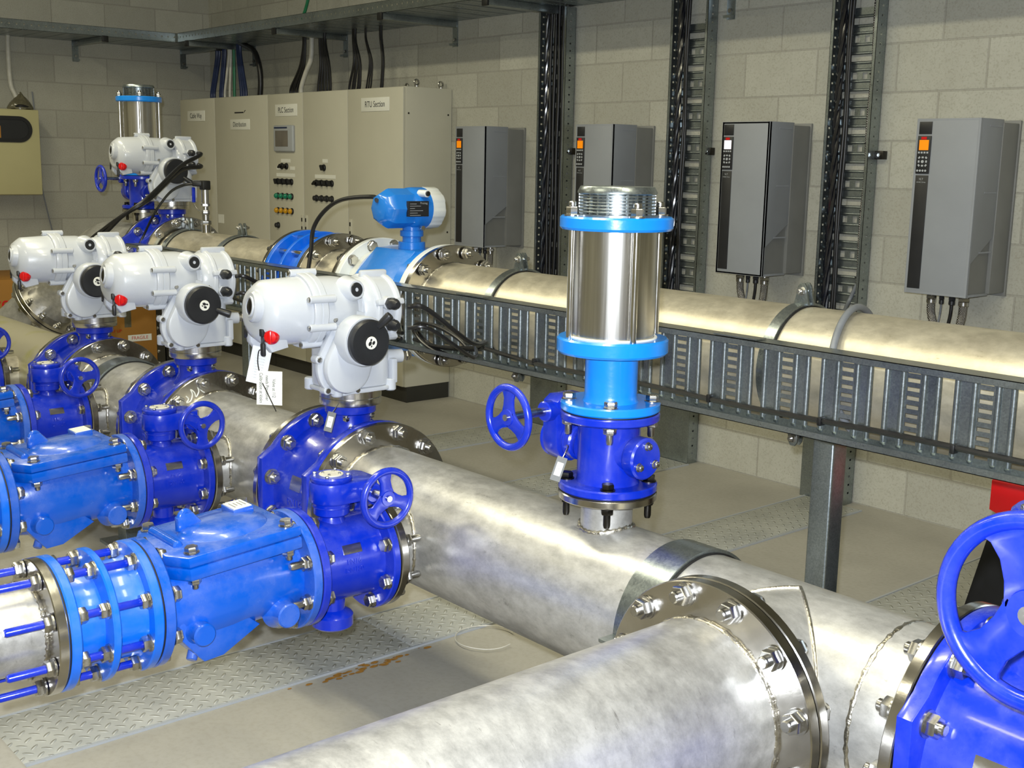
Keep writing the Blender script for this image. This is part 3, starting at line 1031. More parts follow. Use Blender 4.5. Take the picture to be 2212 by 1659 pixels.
# ================================================================ main header
def spool(name, label, c, group=None):
    return thing(name, label, 'pipe', c, None, group)

def weld_ring(t, c, ax, R, r=.005):
    b = MB()
    x, y, z = frame(ax)
    n = 96
    L = []
    for i in range(n):
        a = 2 * PI * i / n
        d = x * math.cos(a) + y * math.sin(a)
        rr = r * (1 + .35 * math.sin(a * 37) + .25 * random.random())
        L.append([V(c) + d * (R + rr * .8 * math.cos(2 * PI * j / 8) - .001) + z * rr * 1.3 * math.sin(2 * PI * j / 8) for j in range(8)])
    b.loft(L, closed=True)
    return b.out('weld_bead', 'weld', t, 70)

def saddle_weld(t, R, c, ax, up, r, rw=.0055):
    # bead where a stub of radius r (axis up) meets a pipe of radius R (axis ax); c = local point on pipe axis
    ax, up = V(ax), V(up)
    sd = up.cross(ax)
    P = []
    for i in range(72):
        a = 2 * PI * i / 72
        s = r * math.sin(a)
        h = math.sqrt(max(R * R - s * s, 0))
        P.append(V(c) + ax * r * math.cos(a) + sd * s + up * h)
    b = MB()
    L = []
    for i, p in enumerate(P):
        tg = (P[(i + 1) % 72] - P[i - 1]).normalized()
        rad = (p - V(c) - up * (p - V(c)).dot(up)).normalized()
        q = tg.cross(rad).normalized()
        rr = rw * (1 + .3 * math.sin(i * 2.3) + .25 * random.random())
        L.append([p + rad * rr * math.cos(2 * PI * j / 8) + q * rr * math.sin(2 * PI * j / 8) for j in range(8)])
    b.loft(L, closed=True)
    return b.out('weld_bead', 'weld', t, 70)

XV = [-2.779, -3.752, -4.652]            # actuated valves
XB = [-2.33, -3.28, -4.23, -5.18]        # pump branches
BZ = .56
LV = .134 + .003
def header(label, xa, xb, branch, air=None, ends=(1, 1)):
    cx = (xa + xb) / 2
    t = spool('header_pipe', label, (cx, HY, HZ), 'stainless sections of the main header')
    O = V((cx, HY, HZ))
    MB().cyl((xa - cx, 0, 0), (xb - cx, 0, 0), RP, n=96).out('pipe', 'steel_pipe', t)
    for e, x, s in ((ends[0], xa, 1), (ends[1], xb, -1)):
        if e:
            flange('flange', t, (x - cx, 0, 0), (x - cx + s * .022, 0, 0), RP * .9, FR)
            weld_ring(t, (x - cx + s * .024, 0, 0), XA, RP, .006)
    for xq in branch:
        p = V((xq, HY, BZ)) - O
        MB().cyl(p, p + V((0, -.236, 0)), .084, n=64).out('branch_stub', 'steel_pipe', t)
        flange('branch_flange', t, p + V((0, -.215, 0)), p + V((0, -.236, 0)), .07, .14)
        saddle_weld(t, RP, p - V((0, 0, p.z)), XA, -YA, .084)
    if air is not None:
        p = V((air, HY, HZ)) - O
        MB().cyl(p, p + V((0, 0, .236)), .057, n=48).out('air_valve_stub', 'steel_pipe', t)
        flange('stub_flange', t, p + V((0, 0, .222)), p + V((0, 0, .238)), .05, .1075)
        saddle_weld(t, RP, p, XA, ZA, .057)
    return t, O

AX = -1.755
TX = -1.242
XE = -.9
h1, O1 = header('near section of the main header, carrying the tall near air valve', XV[0] + LV, XE, [XB[0]], AX)
p = V((TX, HY, HZ)) - O1
MB().cyl(p, p + V((0, -.24, 0)), RP, n=96).out('tee_branch', 'steel_pipe', h1)
flange('tee_flange', h1, p + V((0, -.218, 0)), p + V((0, -.24, 0)), RP * .9, FR)
b = MB()
for s in (-1, 1):
    P = []
    for i in range(25):
        a = -PI / 2 + PI * i / 24
        P.append(p + V((s * RP * math.cos(a), -RP * math.cos(a), RP * math.sin(a))) * 1.003)
    b.tube(P, .0042, 8, False)
b.out('tee_seam', 'weld', h1, 70)
weld_ring(h1, (-1.02 - O1.x, 0, 0), XA, RP, .0035)
h2, _ = header('header section between the nearest and the middle actuated valves', XV[1] + LV, XV[0] - LV, [XB[1]])
ck = [(1.676, .724), (1.685, .713), (1.678, .702), (1.692, .706), (1.699, .727), (1.693, .744), (1.706, .733), (1.712, .717), (1.722, .734), (1.719, .75), (1.732, .736), (1.742, .729)]
xc = XV[1] + LV + .0222 - (XV[1] + LV + XV[0] - LV) / 2
MB().tube([(xc, y - HY, z - HZ) for y, z in ck], .0022, 6, True, 4).out('chalk_mark', 'sign_white', h2)
h3, _ = header('header section between the middle and the farthest actuated valves on the main header', XV[2] + LV, XV[1] - LV, [XB[2]])

# far header end: turns back and climbs to the rear pipe
XR = -6.34
t = spool('header_pipe', 'far end of the main header at the left edge, stained yellow green', (XV[2] - LV, HY, HZ), 'stainless sections of the main header')
O = V((XV[2] - LV, HY, HZ))
dr = V((0, RY - HY, RZ - HZ)).normalized()
mid = V((XR, HY, HZ)) + V((0, RY - HY, RZ - HZ)) * .47
flange('flange', t, (0, 0, 0), (-.022, 0, 0), RP * .9, FR)
def bend(A, d0, d1, r, n=10):
    # points of a circular bend at corner A from direction d0 into d1
    d0, d1 = V(d0).normalized(), V(d1).normalized()
    a = d0.angle(d1)
    k = r * math.tan(a / 2)
    cc = A - d0 * k + (d1 - d0 * d0.dot(d1)).normalized() * r
    n0 = (A - d0 * k) - cc
    ax = d0.cross(d1).normalized()
    return [cc + Matrix.Rotation(a * i / n, 3, ax) @ n0 for i in range(n + 1)]
st_ = NT('stained_pipe')
_f = st_.noise(st_.geo(), 3.2, 5, .6)
st_.col(st_.mix(st_.ramp(_f, [(.5, (0, 0, 0)), (.64, (.75, .75, .75))]), srgb(176, 171, 150), srgb(160, 158, 66)))
st_.rough(.42)
st_.b.inputs['Metallic'].default_value = .45
MB().cyl((0, 0, 0), (-2.7, 0, 0), RP, n=96).out('pipe', 'stained_pipe', t)
flange('end_flange', t, (-2.7, 0, 0), (-2.725, 0, 0), .001, FR)
pb = V((XB[3], HY, BZ)) - O
MB().cyl(pb, pb + V((0, -.236, 0)), .084, n=64).out('branch_stub', 'steel_pipe_dull', t)
flange('branch_flange', t, pb + V((0, -.215, 0)), pb + V((0, -.236, 0)), .07, .14)

# ================================================================ rear delivery pipe
RV = -5.86
t = spool('rear_pipe', 'end of the rear pipe with a flanged elbow, carrying the far air valve', (XR, RY, RZ))
O = V((XR, RY, RZ))
KA = V((-6.72, RY, RZ))
fc = V((-7.06, 2.45, .631))
dd = (fc - KA).normalized()
KB = V((-7.42, 2.2, .27))
P = [V((RV - LV, RY, RZ)), V((-6.5, RY, RZ))] + bend(KA, -XA, dd, .2) + [fc] + bend(fc + dd * .5, dd, -ZA, .2) + [V((fc.x + dd.x * .5, fc.y + dd.y * .5, .02))]
MB().tube([q - O for q in P], RP, 64, False).out('pipe', 'steel_pipe', t)
for s in (-1, 1): flange('elbow_flange', t, fc + dd * .003 * s - O, fc + dd * .026 * s - O, RP * .9, FR)
MB().ring(fc - dd * .003 - O, fc + dd * .003 - O, RP, FR * .97, .0005).out('gasket', 'rubber', t)
for q in ringpts(fc - O, dd, .203, 12, .26, frame(dd)[0]): bolt(t, q, -dd, .021, .054)
c0 = fc + dd * .14 - O
d0 = V((-.25, -.1, 1)).normalized()
MB().cyl(c0, c0 + d0 * .25, .035, n=28).out('blank_stub', 'steel_pipe_dull', t)
flange('blank_flange', t, c0 + d0 * .25, c0 + d0 * .275, .001, .07, 'dark_steel')
for q in ringpts(c0 + d0 * .265, d0, .052, 6, 0, frame(d0)[0]): bolt(t, q, d0, .014, .025)
flange('flange', t, (RV - LV - .022 - XR, 0, 0), (RV - LV - XR, 0, 0), RP * .9, FR)
FAX = -6.22
MB().cyl((FAX - XR, 0, 0), (FAX - XR, 0, .245), .057, n=40).out('air_valve_stub', 'steel_pipe_dull', t)
flange('stub_flange', t, (FAX - XR, 0, .23), (FAX - XR, 0, .247), .05, .1075)

def rear(label, xa, xb, ea=1, eb=1):
    t = spool('rear_pipe', label, ((xa + xb) / 2, RY, RZ), 'sections of the rear pipe')
    cx = (xa + xb) / 2
    MB().cyl((xa - cx, 0, 0), (xb - cx, 0, 0), RP, n=96).out('pipe', 'steel_pipe_dull', t)
    for e, x, s in ((ea, xa, 1), (eb, xb, -1)):
        if e:
            flange('flange', t, (x - cx, 0, 0), (x - cx + s * .022, 0, 0), RP * .9, FR)
            weld_ring(t, (x - cx + s * .024, 0, 0), XA, RP, .005)
    return t, V((cx, RY, RZ))
XJ0, XJ1 = -4.52, -4.25
XM0, XM1 = -3.965, -3.495
r1, Or1 = rear('section of the rear pipe in front of the control cabinets carrying the pressure sender', RV + LV, XJ0)
MB().cyl(V((-5.475, RY, RZ + .15)) - Or1, V((-5.475, RY, RZ + .2)) - Or1, .022, n=24).out('sensor_boss', 'flange_steel', r1)
rear('short stub of rear pipe between the blue joint and the flow meter', XJ1, XM0)
rear('long section of the rear pipe to the right of the flow meter', XM1, .9, 1, 0)

# blue joint on the rear pipe
t = thing('dismantling_joint', 'large blue joint on the rear pipe in front of the control cabinets', 'pipe joint', (XJ0, RY, RZ))
W = XJ1 - XJ0
for a, b_, nm in ((.004, .03, 'end_flange'), (.12, .138, 'gland_ring'), (W - .03, W - .004, 'end_flange')):
    MB().ring((a, 0, 0), (b_, 0, 0), RP * .9, FR, .003, 72).out(nm, 'joint_blue', t)
MB().ring((0, 0, 0), (.004, 0, 0), RP, FR, .0005, 72).out('gasket', 'rubber', t)
MB().ring((W - .004, 0, 0), (W, 0, 0), RP, FR, .0005, 72).out('gasket', 'rubber', t)
MB().lathe([(.178, .028), (.178, .124), (.19, .136), (.19, W - .028)], (0, 0, 0), XA, 72).out('barrel', 'joint_blue', t)
for q in ringpts((W / 2, 0, 0), XA, .203, 12, math.radians(15), YA):
    def rod2(): return MB().lathe([(.008, -.21), (.011, -.206), (.011, .206), (.008, .21)], (0, 0, 0), ZA, 14)
    o = place('tie_rod_big', rod2, 'tie_rod', 'rod_steel', t, q, XA)
    for z, s in ((-.16, -1), (.162, 1)):
        def nut2(): return MB().cyl((0, 0, 0), (0, 0, .004), .023, n=20).hex((0, 0, .004), ZA, .036, .018)
        place('big_nut', nut2, 'nut', 'bolt_steel', o, (0, 0, z), (0, 0, s), random.random() * 2)

# flow meter
t = thing('flow_meter', 'blue and white electromagnetic flow meter on the rear pipe with a round transmitter head', 'flow meter', (XM0, RY, RZ))
W = XM1 - XM0
for a, s in ((.003, 1), (W - .003, -1)):
    MB().ring((a, 0, 0), (a + s * .03, 0, 0), RP * .9, FR, .003, 72).out('white_flange', 'white_paint', t)
b = MB()
oc = lambda r: [(r * math.cos(PI / 8 + PI / 4 * i), r * math.sin(PI / 8 + PI / 4 * i)) for i in range(8)]
b.prism(oc(.215), (.105, 0, 0), YA, ZA, W - .21, .004)
b.out('coil_housing', 'meter_blue', t)
for x0, x1, d in ((.03, .107, 0), (W - .107, W - .03, 1)):
    r0, r1_ = (.185, .205) if not d else (.205, .185)
    MB().lathe([(r0, x0), (r1_, x1)], (0, 0, 0), XA, 64).out('end_barrel', 'white_paint' if not d else 'meter_blue', t)
xm = -3.736 - XM0
MB().rcyl((xm, 0, .18), (xm, 0, .225), .052, .002, 36).rcyl((xm, 0, .222), (xm, 0, .285), .036, .002, 32).rcyl((xm, 0, .245), (xm, 0, .268), .045, .002, 32).out('neck', 'meter_blue', t)
zc = .352
h = MB()
h.lathe([(0, -.155), (.045, -.155), (.055, -.15), (.072, -.12), (.075, -.11), (.075, .035), (0, .035)], (xm, 0, zc), YA, 8)
h.lathe([(.04, -.06), (.078, -.02), (.08, .0), (.08, .045), (0, .045)], (xm, 0, zc), YA, 48)
hd = h.out('transmitter_head', 'meter_blue', t)
q = MB()
pr = []
for i in range(96):
    a = 2 * PI * i / 96
    pr.append((.078 + (.003 if (i // 6) % 2 else 0), a))
loops = []
for y, k in ((.045, 1), (.1, 1), (.108, .94), (.11, .02)):
    loops.append([V((xm + r * k * math.cos(a), y, zc + r * k * math.sin(a))) for r, a in pr])
q.loft(loops)
q.out('screw_cover', 'white_paint', t)
lb = MB().b2((xm + .069, -.075, zc - .028), (xm + .083, .02, zc + .03), .001).out('data_label', 'panel_black', t)
q = MB()
for i in range(6):
    q.b2((xm + .083, -.068, zc + .019 - i * .0085), (xm + .0834, -.068 + (.03, .05, .022, .06, .035, .05)[i], zc + .0205 - i * .0085))
q.text('Promag', .011, (xm + .0832, -.004, zc + .022), YA, ZA, .0004)
q.out('label_print', 'key_grey', lb, recalc=False)
MB().rcyl((xm + .05, .0, zc + .058), (xm + .1, .0, zc + .058), .014, .002, 20).out('cable_entry', 'white_paint', t)
MB().rcyl((xm + .1, .0, zc + .058), (xm + .107, .0, zc + .058), .0095, .001, 16).out('entry_plug', 'rubber', t)
MB().hex((xm + .06, 0, .28), XA, .018, .016).out('earth_screw', 'bolt_steel', t)
for x, s in ((0, 1), (W, -1)):
    for q in ringpts((x, 0, 0), XA, .203, 12, math.radians(15), YA):
        bolt(t, q, (-s, 0, 0), .022, .062, .016, 'hex')

# ================================================================ valves on the large pipes
R_hdr = axes(-YA, XA, ZA)
vlab = ['nearest large blue butterfly valve on the main header, with a grey actuator on top',
        'middle large blue butterfly valve on the main header',
        'third large blue butterfly valve on the main header, farthest of its row',
        'blue butterfly valve on the rear pipe near the corner of the block walls']
alab = ['nearest pale grey electric actuator with paper tags hanging from its red knob',
        'middle pale grey electric actuator of the front row, with two cables to the tray',
        'leftmost pale grey electric actuator, third in the front row, on the farthest header valve',
        'farthest pale grey electric actuator, in front of the far air valve']
crank = [math.radians(58), math.radians(-22), math.radians(-25), math.radians(-40)]
for i, (x, y, z) in enumerate([(XV[0], HY, HZ), (XV[1], HY, HZ), (XV[2], HY, HZ), (RV, RY, RZ)]):
    if i == 0:
        v0 = butterfly('butterfly_valve', vlab[0], 'valve', (x, y, z), R_hdr, 300, 0, 'actuated butterfly valves')
        a0 = actuator(alab[0], (x, y, z + .262), crank[0])
        w0 = [c for c in bpy.data.objects if c.parent == a0 and c.name.startswith('hand_drive_wheel')][0]
    else:
        dup(v0, vlab[i], (x, y, z))
        a = dup(a0, alab[i], (x, y, z + .262))
        for c in bpy.data.objects:
            if c.parent == a and c.name.startswith('hand_drive_wheel'):
                c.matrix_basis = w0.matrix_basis @ Matrix.Rotation(crank[i] - crank[0], 4, 'Z')
butterfly('butterfly_valve', 'large blue butterfly valve at the right edge with a big handwheel in front', 'valve', (XE + LV, HY, HZ), R_hdr, 300, .35, bolts=('a',), twist=-12)

# big front outlet pipe
YF = HY - .24
t = spool('outlet_pipe', 'largest stainless pipe in the foreground, bolted to the header tee', (TX, YF - .003, HZ))
MB().cyl((0, 0, 0), (0, -2.9, 0), RP, n=128).out('pipe', 'steel_pipe', t)
flange('flange', t, (0, 0, 0), (0, -.024, 0), RP * .9, FR)
weld_ring(t, (0, -.027, 0), YA, RP, .0042)
MB().ring((0, 0, 0), (0, .003, 0), RP, FR * .98, .0005, 72).out('gasket', 'rubber', t)
for q in ringpts((0, 0, 0), YA, .203, 12, math.radians(15), XA):
    bolt(t, q, -YA, .021, .049, .012)

# ================================================================ pump branches
YI = HY - .236 - .003 - .1055            # centre of branch butterfly valves
names = ['nearest', 'second', 'third', 'fourth']
bl = ['nearest small blue butterfly valve with handwheel, between the first check valve and the header',
      'second small blue butterfly valve with handwheel from the front, behind the nearest check valve',
      'third small blue butterfly valve with handwheel, in the row at the left edge',
      'farthest small blue butterfly valve, its handwheel cut by the left edge of the view']
for i, x in enumerate(XB):
    if i == 0: bv = butterfly('butterfly_valve', bl[0], 'valve', (x, YI, BZ), None, 150, .15, 'handwheel butterfly valves on the pump branches')
    else:
        d = dup(bv, bl[i], (x, YI, BZ))
        for c in bpy.data.objects:
            if c.parent == d and c.name.startswith('handwheel'):
                c.matrix_basis = c.matrix_basis @ Matrix.Rotation((0, .9, .5, 1.3)[i], 4, 'Z')
YC = YI - .1055 - .003 - .372
cl = ['nearest bright blue check valve with a bolted rectangular cover', 'second bright blue check valve, behind the nearest one',
      'third bright blue check valve, partly cut off at the left edge']
for i in range(3):
    if i == 0: cv = check_valve(cl[0], (XB[0], YC, BZ))
    else: dup(cv, cl[i], (XB[i], YC, BZ))
YJ = YC - .004 - .19
j0 = joint('nearest blue dismantling joint with long tie rods at the lower left', (XB[0], YJ, BZ))
dup(j0, 'second blue dismantling joint, cut off at the left edge behind the nearest one', (XB[1], YJ, BZ))
for i, lb in enumerate(('nearest stainless pump pipe, leaving the picture at the lower left edge', 'second stainless pump pipe at the left edge, behind the nearest one')):
    t = spool('pump_pipe', lb, (XB[i], YJ - .004, BZ), 'stainless pump discharge pipes')
    MB().cyl((0, 0, 0), (0, -1.3, 0), .084, n=72).out('pipe', 'steel_pipe', t)
    flange('flange', t, (0, 0, 0), (0, -.021, 0), .07, .14)
    weld_ring(t, (0, -.024, 0), YA, .084, .004)

# ================================================================ air valves and isolating valves
R_iso = axes(-YA, ZA, -XA)
ZS = HZ + .238 + .003 + .0865
iv = butterfly('butterfly_valve', 'blue isolating valve with side handwheel below the near air valve', 'valve', (AX, HY, ZS), R_iso, 100, .5, 'isolating valves below the air valves', gap=.016, bolts=('a',))
av = air_valve('near air valve with a bright stainless cylinder between sky blue flanges', (AX, HY, ZS + .0865 + .003))
ZT = RZ + .247 + .003 + .0865
dup(iv, 'blue isolating valve with handwheel below the far air valve, behind the actuator', (FAX, RY, ZT))
dup(av, 'far air valve with a stainless cylinder and blue top ring by the left wall', (FAX, RY, ZT + .0865 + .003))
# ================================================================ cable trays
TY, TZ0 = 2.468, .848
t = thing('cable_tray', 'galvanised slotted cable tray on edge in front of the rear pipe', 'cable tray', (-2.4, TY, TZ0))
tx0, tx1 = -5.78, .3
tray(t, 'tray', lambda u, v, w: V((tx0 + 2.4 + u, -w, v)), tx1 - tx0, .218, .066, .016, .1777, 9, off=.1777 * .28)
# fixing plates lying over the top flange
for i, x in enumerate((-5.35, -3.02, -1.92)):
    MB().b2((x - .07 + 2.4, -.062, .219), (x + .07 + 2.4, -.02, .2225)).out('splice_plate', 'galv', t)

def ladder(x0, x1, label):
    t = thing('cable_ladder', label, 'cable tray', ((x0 + x1) / 2, YW - .012, 0), None, 'vertical cable trays on the block wall')
    w = x1 - x0
    tray(t, 'tray', lambda u, v, ww: V((v - w / 2, -ww, .02 + u)), 2.31, w, .072, .014, .1545, 4, holes=.0386)
    MB().b2((-w / 2, -.07, 0), (w / 2, 0, .02)).out('foot', 'galv', t)
    MB().b2((-w / 2 - .002, -.076, .0), (w / 2 + .002, -.0735, .74)).out('cover_plate', 'galv', t)
    return t
LX = [(-5.075, -4.852), (-4.098, -3.862), (-3.165, -2.935)]
for (a, b), lb in zip(LX, ('vertical cable tray packed with black cables, beside the first drive from the cabinets',
                           'middle vertical cable tray on the block wall, between the second and third drives',
                           'right hand vertical cable tray on the block wall, between the third and fourth drives')):
    ladder(a, b, lb)

ZO, YO = 2.338, 4.05
t = thing('overhead_cable_tray', 'galvanised slotted tray overhead along the wall with the motor drives', 'cable tray', (-4, 4.3, ZO))
tray(t, 'tray', lambda u, v, w: V((-8.62 + 4 + u, YO - 4.3 + v, w)), 9.9, YW - YO - .006, .066, .012, .1545, 18, holes=.05, solid=True)
t = thing('overhead_cable_tray', 'galvanised slotted tray overhead along the wall with the beige box', 'cable tray', (-8.9, 2.5, ZO))
tray(t, 'tray', lambda u, v, w: V((XL + 8.9 + .004 + v, YO + .53 - 2.5 - u, w)), 5.6, .55, .066, .012, .1545, 18, holes=.05, solid=True)

def arm(p, q, label):
    # cantilever channel from wall point p to free end q, with a black end cap and a wall plate
    p, q = V(p), V(q)
    t = thing('cantilever_bracket', label, 'bracket', p, None, 'arms under the overhead trays')
    d = (q - p)
    L = d.length
    d.normalize()
    s = ZA.cross(d)
    R = axes(d, s, ZA)
    MB().box(d * L / 2, (L, .041, .036), R, .003).out('arm', 'galv', t)
    MB().box(d * (L + .006), (.014, .047, .043), R, .003).out('end_cap', 'rubber', t)
    b = MB().box(d * .004 - ZA * .045, (.008, .046, .17), R)
    b.box(d * .02 - ZA * .118, (.03, .046, .012), R)
    w = b.out('wall_plate', 'galv', t)
    MB().hex(d * .008 - ZA * .09, d, .02, .01).out('anchor_bolt', 'bolt_steel', w)
al = ['bracket arm below the overhead tray at the room corner', 'bracket arm below the overhead tray above the labelled cabinet doors', 'bracket arm below the overhead tray at the right end of the cabinets',
      'bracket arm below the overhead tray over the black cable run', 'bracket arm high on the wall above the third drive']
for x, lb in zip((-8.45, -7.16, -5.93, -4.965, -3.79), al): arm((x, YW, ZO - .0195), (x, YO - .005, ZO - .0195), lb)
arm((XL, 3.49, ZO - .0195), (-8.62, 3.49, ZO - .0195), 'bracket arm on the left wall above the beige box')
arm((XL, 4.36, ZO - .0195), (-8.58, 4.36, ZO - .0195), 'bracket arm on the left wall close to the room corner')

# ================================================================ motor drives and their cables
for x, lcd, lb in ((-5.535, 'lcd_orange', 'first grey motor drive, half hidden by the end of the control cabinets'),
                   (-4.525, 'lcd_orange', 'second grey motor drive, behind the top of the near air valve'),
                   (-3.56, 'lcd_white', 'third grey motor drive with a white lit display'),
                   (-2.583, 'lcd_orange', 'fourth grey motor drive with an orange display, farthest right')):
    if lcd == 'lcd_orange' and x == -5.535: d0_ = drive(lb, x, lcd)
    elif lcd == 'lcd_white': drive(lb, x, lcd)
    else: dup(d0_, lb, (x, 4.594, 1.016))
def cable(name, label, pts, r, mat, group=None, cat='cable', n=8, k=8):
    c = sum((V(p) for p in pts), V((0, 0, 0))) / len(pts)
    o = MB().tube([V(p) - c for p in pts], r, n, True, k).out(name, mat)
    o.location = c
    tag(o, label, cat, group)
    return o
for i, (x, nm) in enumerate(((-5.535, 'first'), (-4.525, 'second'), (-3.56, 'third'), (-2.583, 'fourth'))):
    for gx, r, mt, kind, gname in ((.06, .0165, 'braid', 'left braided steel conduit', 'braided conduits under the drives'), (.105, .0045, 'cable_grey', 'thin grey cable', 'control cables under the drives'),
                            (.15, .007, 'cable_black', 'thin black cable', 'control cables under the drives'), (.2, .0165, 'braid', 'right braided steel conduit', 'braided conduits under the drives')):
        lx = LX[min(i, 2)][0] + .05 + gx * .4 if i < 3 else LX[2][1] - .09 + gx * .3
        s = .012 if gx == .06 else -.008
        pts = [(x + gx, 4.404, .976), (x + gx + s * .3, 4.405, .93), (x + gx + s * 2, 4.41, .86), (x + gx + s * 4, 4.42, .77), ((x + gx) * .5 + lx * .5, 4.44, .66), (lx, 4.49, .56), (lx, 4.535, .44), (lx, 4.54, .05)]
        cable('braided_conduit' if mt == 'braid' else 'control_cable', '%s hanging below the %s drive from the cabinets' % (kind, nm), pts, r, mt, gname, 'conduit' if mt == 'braid' else 'cable', 12)

# cables up the wall trays
def tied(name, label, x, w, r, mat, group, z0=.05, z1=2.36, amp=.004, n=10, ph=0):
    pts = [(x + amp * math.sin(z0 + i * .31 * 3.1 + ph), YW - .016 - w, z0 + (z1 - z0) * i / 20) for i in range(21)]
    return cable(name, label, pts, r, mat, group, 'cable', n, 3)
a, b = LX[0]
for i in range(9):
    tied('power_cable', 'black power cable in the packed vertical tray beside the first drive', a + .055 + i * .0165, .024 + .012 * (i % 2), .0088, 'cable_black', 'black cables packed in the first vertical tray', ph=i)
for (a, b), nm in zip(LX, ('first', 'middle', 'right hand')):
    for j in range(3):
        pts = []
        for i in range(81):
            z = .05 + 2.3 * i / 80
            an = z * 17 + j * 2 * PI / 3
            pts.append((a + .034 + .0085 * math.cos(an), YW - .044 + .0085 * math.sin(an), z))
        cable('twisted_cable', 'shiny black cable of the twisted bundle in the %s vertical tray' % nm, pts, .0105, 'cable_shiny', 'twisted bundle in the %s vertical tray' % nm, 'cable', 9, 2)
    for j in range(2 if nm != 'first' else 0):
        tied('power_cable', 'black cable beside the twisted bundle in the %s vertical tray' % nm, a + .066 + j * .012, .022, .008, 'cable_black', 'black cables in the %s vertical tray' % nm, ph=j)
    xx = b - .03
    o = tied('braided_conduit', 'grey braided conduit up the right side of the %s vertical tray' % nm, xx, .035, .0085 if nm != 'first' else .006, 'braid', None, z0=.9 if nm != 'right hand' else 1.0, amp=.003)
    for i in range(5):
        MB().torus(V((xx, YW - .051, 1.03 + .29 * i)) - o.location, ZA, .0105, .0025, 14, 6).out('cable_tie', 'rubber', o)
a, b = LX[2]
cable('braided_conduit', 'grey conduit curving out of the right hand vertical tray and over the rear pipe', [(b - .03, YW - .05, 1.0), (b - .05, YW - .09, .9), (-2.75, 4.1, .86), (-2.3, 3.3, .93)] +
      [(-1.80 + .10 * (a_ - 15) / 150, RY + (RP + .014) * math.cos(math.radians(a_)), RZ + (RP + .014) * math.sin(math.radians(a_))) for a_ in (15, 50, 85, 115, 145, 170, 200, 230)], .0095, 'cable_grey', None, 'conduit', 12)

# long black cable tied along the front tray, and the coil lying in it
pts = [(-3.02, 2.44, .9), (-2.7, 2.449, .878), (-2.3, 2.452, .884), (-1.9, 2.45, .881), (-1.5, 2.452, .888), (-1.1, 2.45, .886), (-.6, 2.452, .89), (.2, 2.45, .89)]
lc = cable('control_cable', 'long black cable tied along the lower edge of the front cable tray', pts, .0075, 'cable_black')
for i in range(9):
    x = -2.74 + .3554 * i
    MB().box(V((x, 2.452, .884)) - lc.location, (.012, .022, .022), None, .003).out('cable_tie', 'rubber', lc)
gl = V((XV[0] + .145, HY + .062, HZ + .262))
co = []
for i in range(40):
    a_ = i / 40 * 3.2 * 2 * PI
    co.append((-3.19 + (.165 - .012 * (i // 13)) * math.cos(a_) * -1, 2.425 + .012 * math.sin(a_ * .6), .905 + .042 * math.sin(a_) - .0003 * i + .022 * math.cos(a_)))
cable('coiled_cable', 'coil of black cable lying in the tray behind the nearest actuator', [gl + V((.045, 0, .228)), gl + V((.08, .05, .225)), gl + V((.02, .25, .12)), (-2.86, 2.3, .95), (-2.95, 2.4, .9)] + co[10:], .0055, 'cable_black', None, 'cable', 8, 4)
cable('motor_cable', 'black cable from the upper gland of the nearest actuator down into the tray', [gl + V((.045, 0, .286)), gl + V((.075, .04, .28)), gl + V((.04, .22, .17)), (-2.84, 2.33, .945), (-3.0, 2.405, .9), (-3.2, 2.42, .875), (-3.36, 2.43, .88)], .007, 'cable_black', 'black cables from the actuators')
g2 = gl + V((XV[1] - XV[0], 0, 0))
cable('motor_cable', 'black cable from the upper gland of the middle actuator to the tray', [g2 + V((.045, 0, .286)), g2 + V((.08, .03, .28)), g2 + V((0, .28, .16)), (-3.95, 2.36, .97), (-4.1, 2.43, .92), (-3.8, 2.44, .88), (-3.45, 2.44, .87)], .007, 'cable_black', 'black cables from the actuators')
cable('motor_cable', 'black cable from the lower gland of the middle actuator to the tray', [g2 + V((.045, 0, .228)), g2 + V((.08, .03, .225)), g2 + V((0, .28, .12)), (-3.98, 2.36, .93), (-4.12, 2.44, .9), (-3.8, 2.445, .895), (-3.45, 2.445, .89)], .007, 'cable_black', 'black cables from the actuators')
g3 = gl + V((XV[2] - XV[0], 0, 0))
cable('motor_cable', 'black cable from the leftmost actuator of the front row to the tray', [g3 + V((.045, 0, .286)), g3 + V((.08, .03, .28)), g3 + V((0, .28, .16)), (-4.9, 2.37, .97), (-4.9, 2.43, .92), (-4.6, 2.445, .88), (-4.2, 2.445, .88)], .007, 'cable_black', 'black cables from the actuators')
g4 = gl + V((RV - XV[0], RY - HY, RZ - HZ))
for dz, lb, o in ((.286, 'upper', 0), (.228, 'lower', .02)):
    cable('motor_cable', 'thick black cable from the %s gland of the farthest actuator sloping down to the left' % lb,
          [g4 + V((.045, 0, dz)), g4 + V((.09, -.01, dz - .01)), (-5.55, 2.6, 1.45 - o), (-5.36, 2.35, 1.31 - o * .6), (-5.4, 2.24, 1.225), (-5.52, 2.2, 1.16 - o), (-5.66, 2.16, 1.07), (-5.72, 2.14, .9), (-5.75, 2.12, .6), (-5.75, 2.12, .03)], .0098, 'cable_black', 'black cables from the actuators', 'cable', 10)
hx, hy, hz = -3.736, RY - .16, RZ + .352 + .03
cable('signal_cable', 'grey black cable arching from the flow meter head down into the tray', [(hx, hy, hz), (-3.84, 2.58, 1.36), (-4.0, 2.55, 1.345), (-4.1, 2.53, 1.3), (-4.16, 2.51, 1.225), (-4.15, 2.49, 1.13), (-4.13, 2.455, 1.0), (-4.13, 2.45, .9)], .0085, 'cable_black')

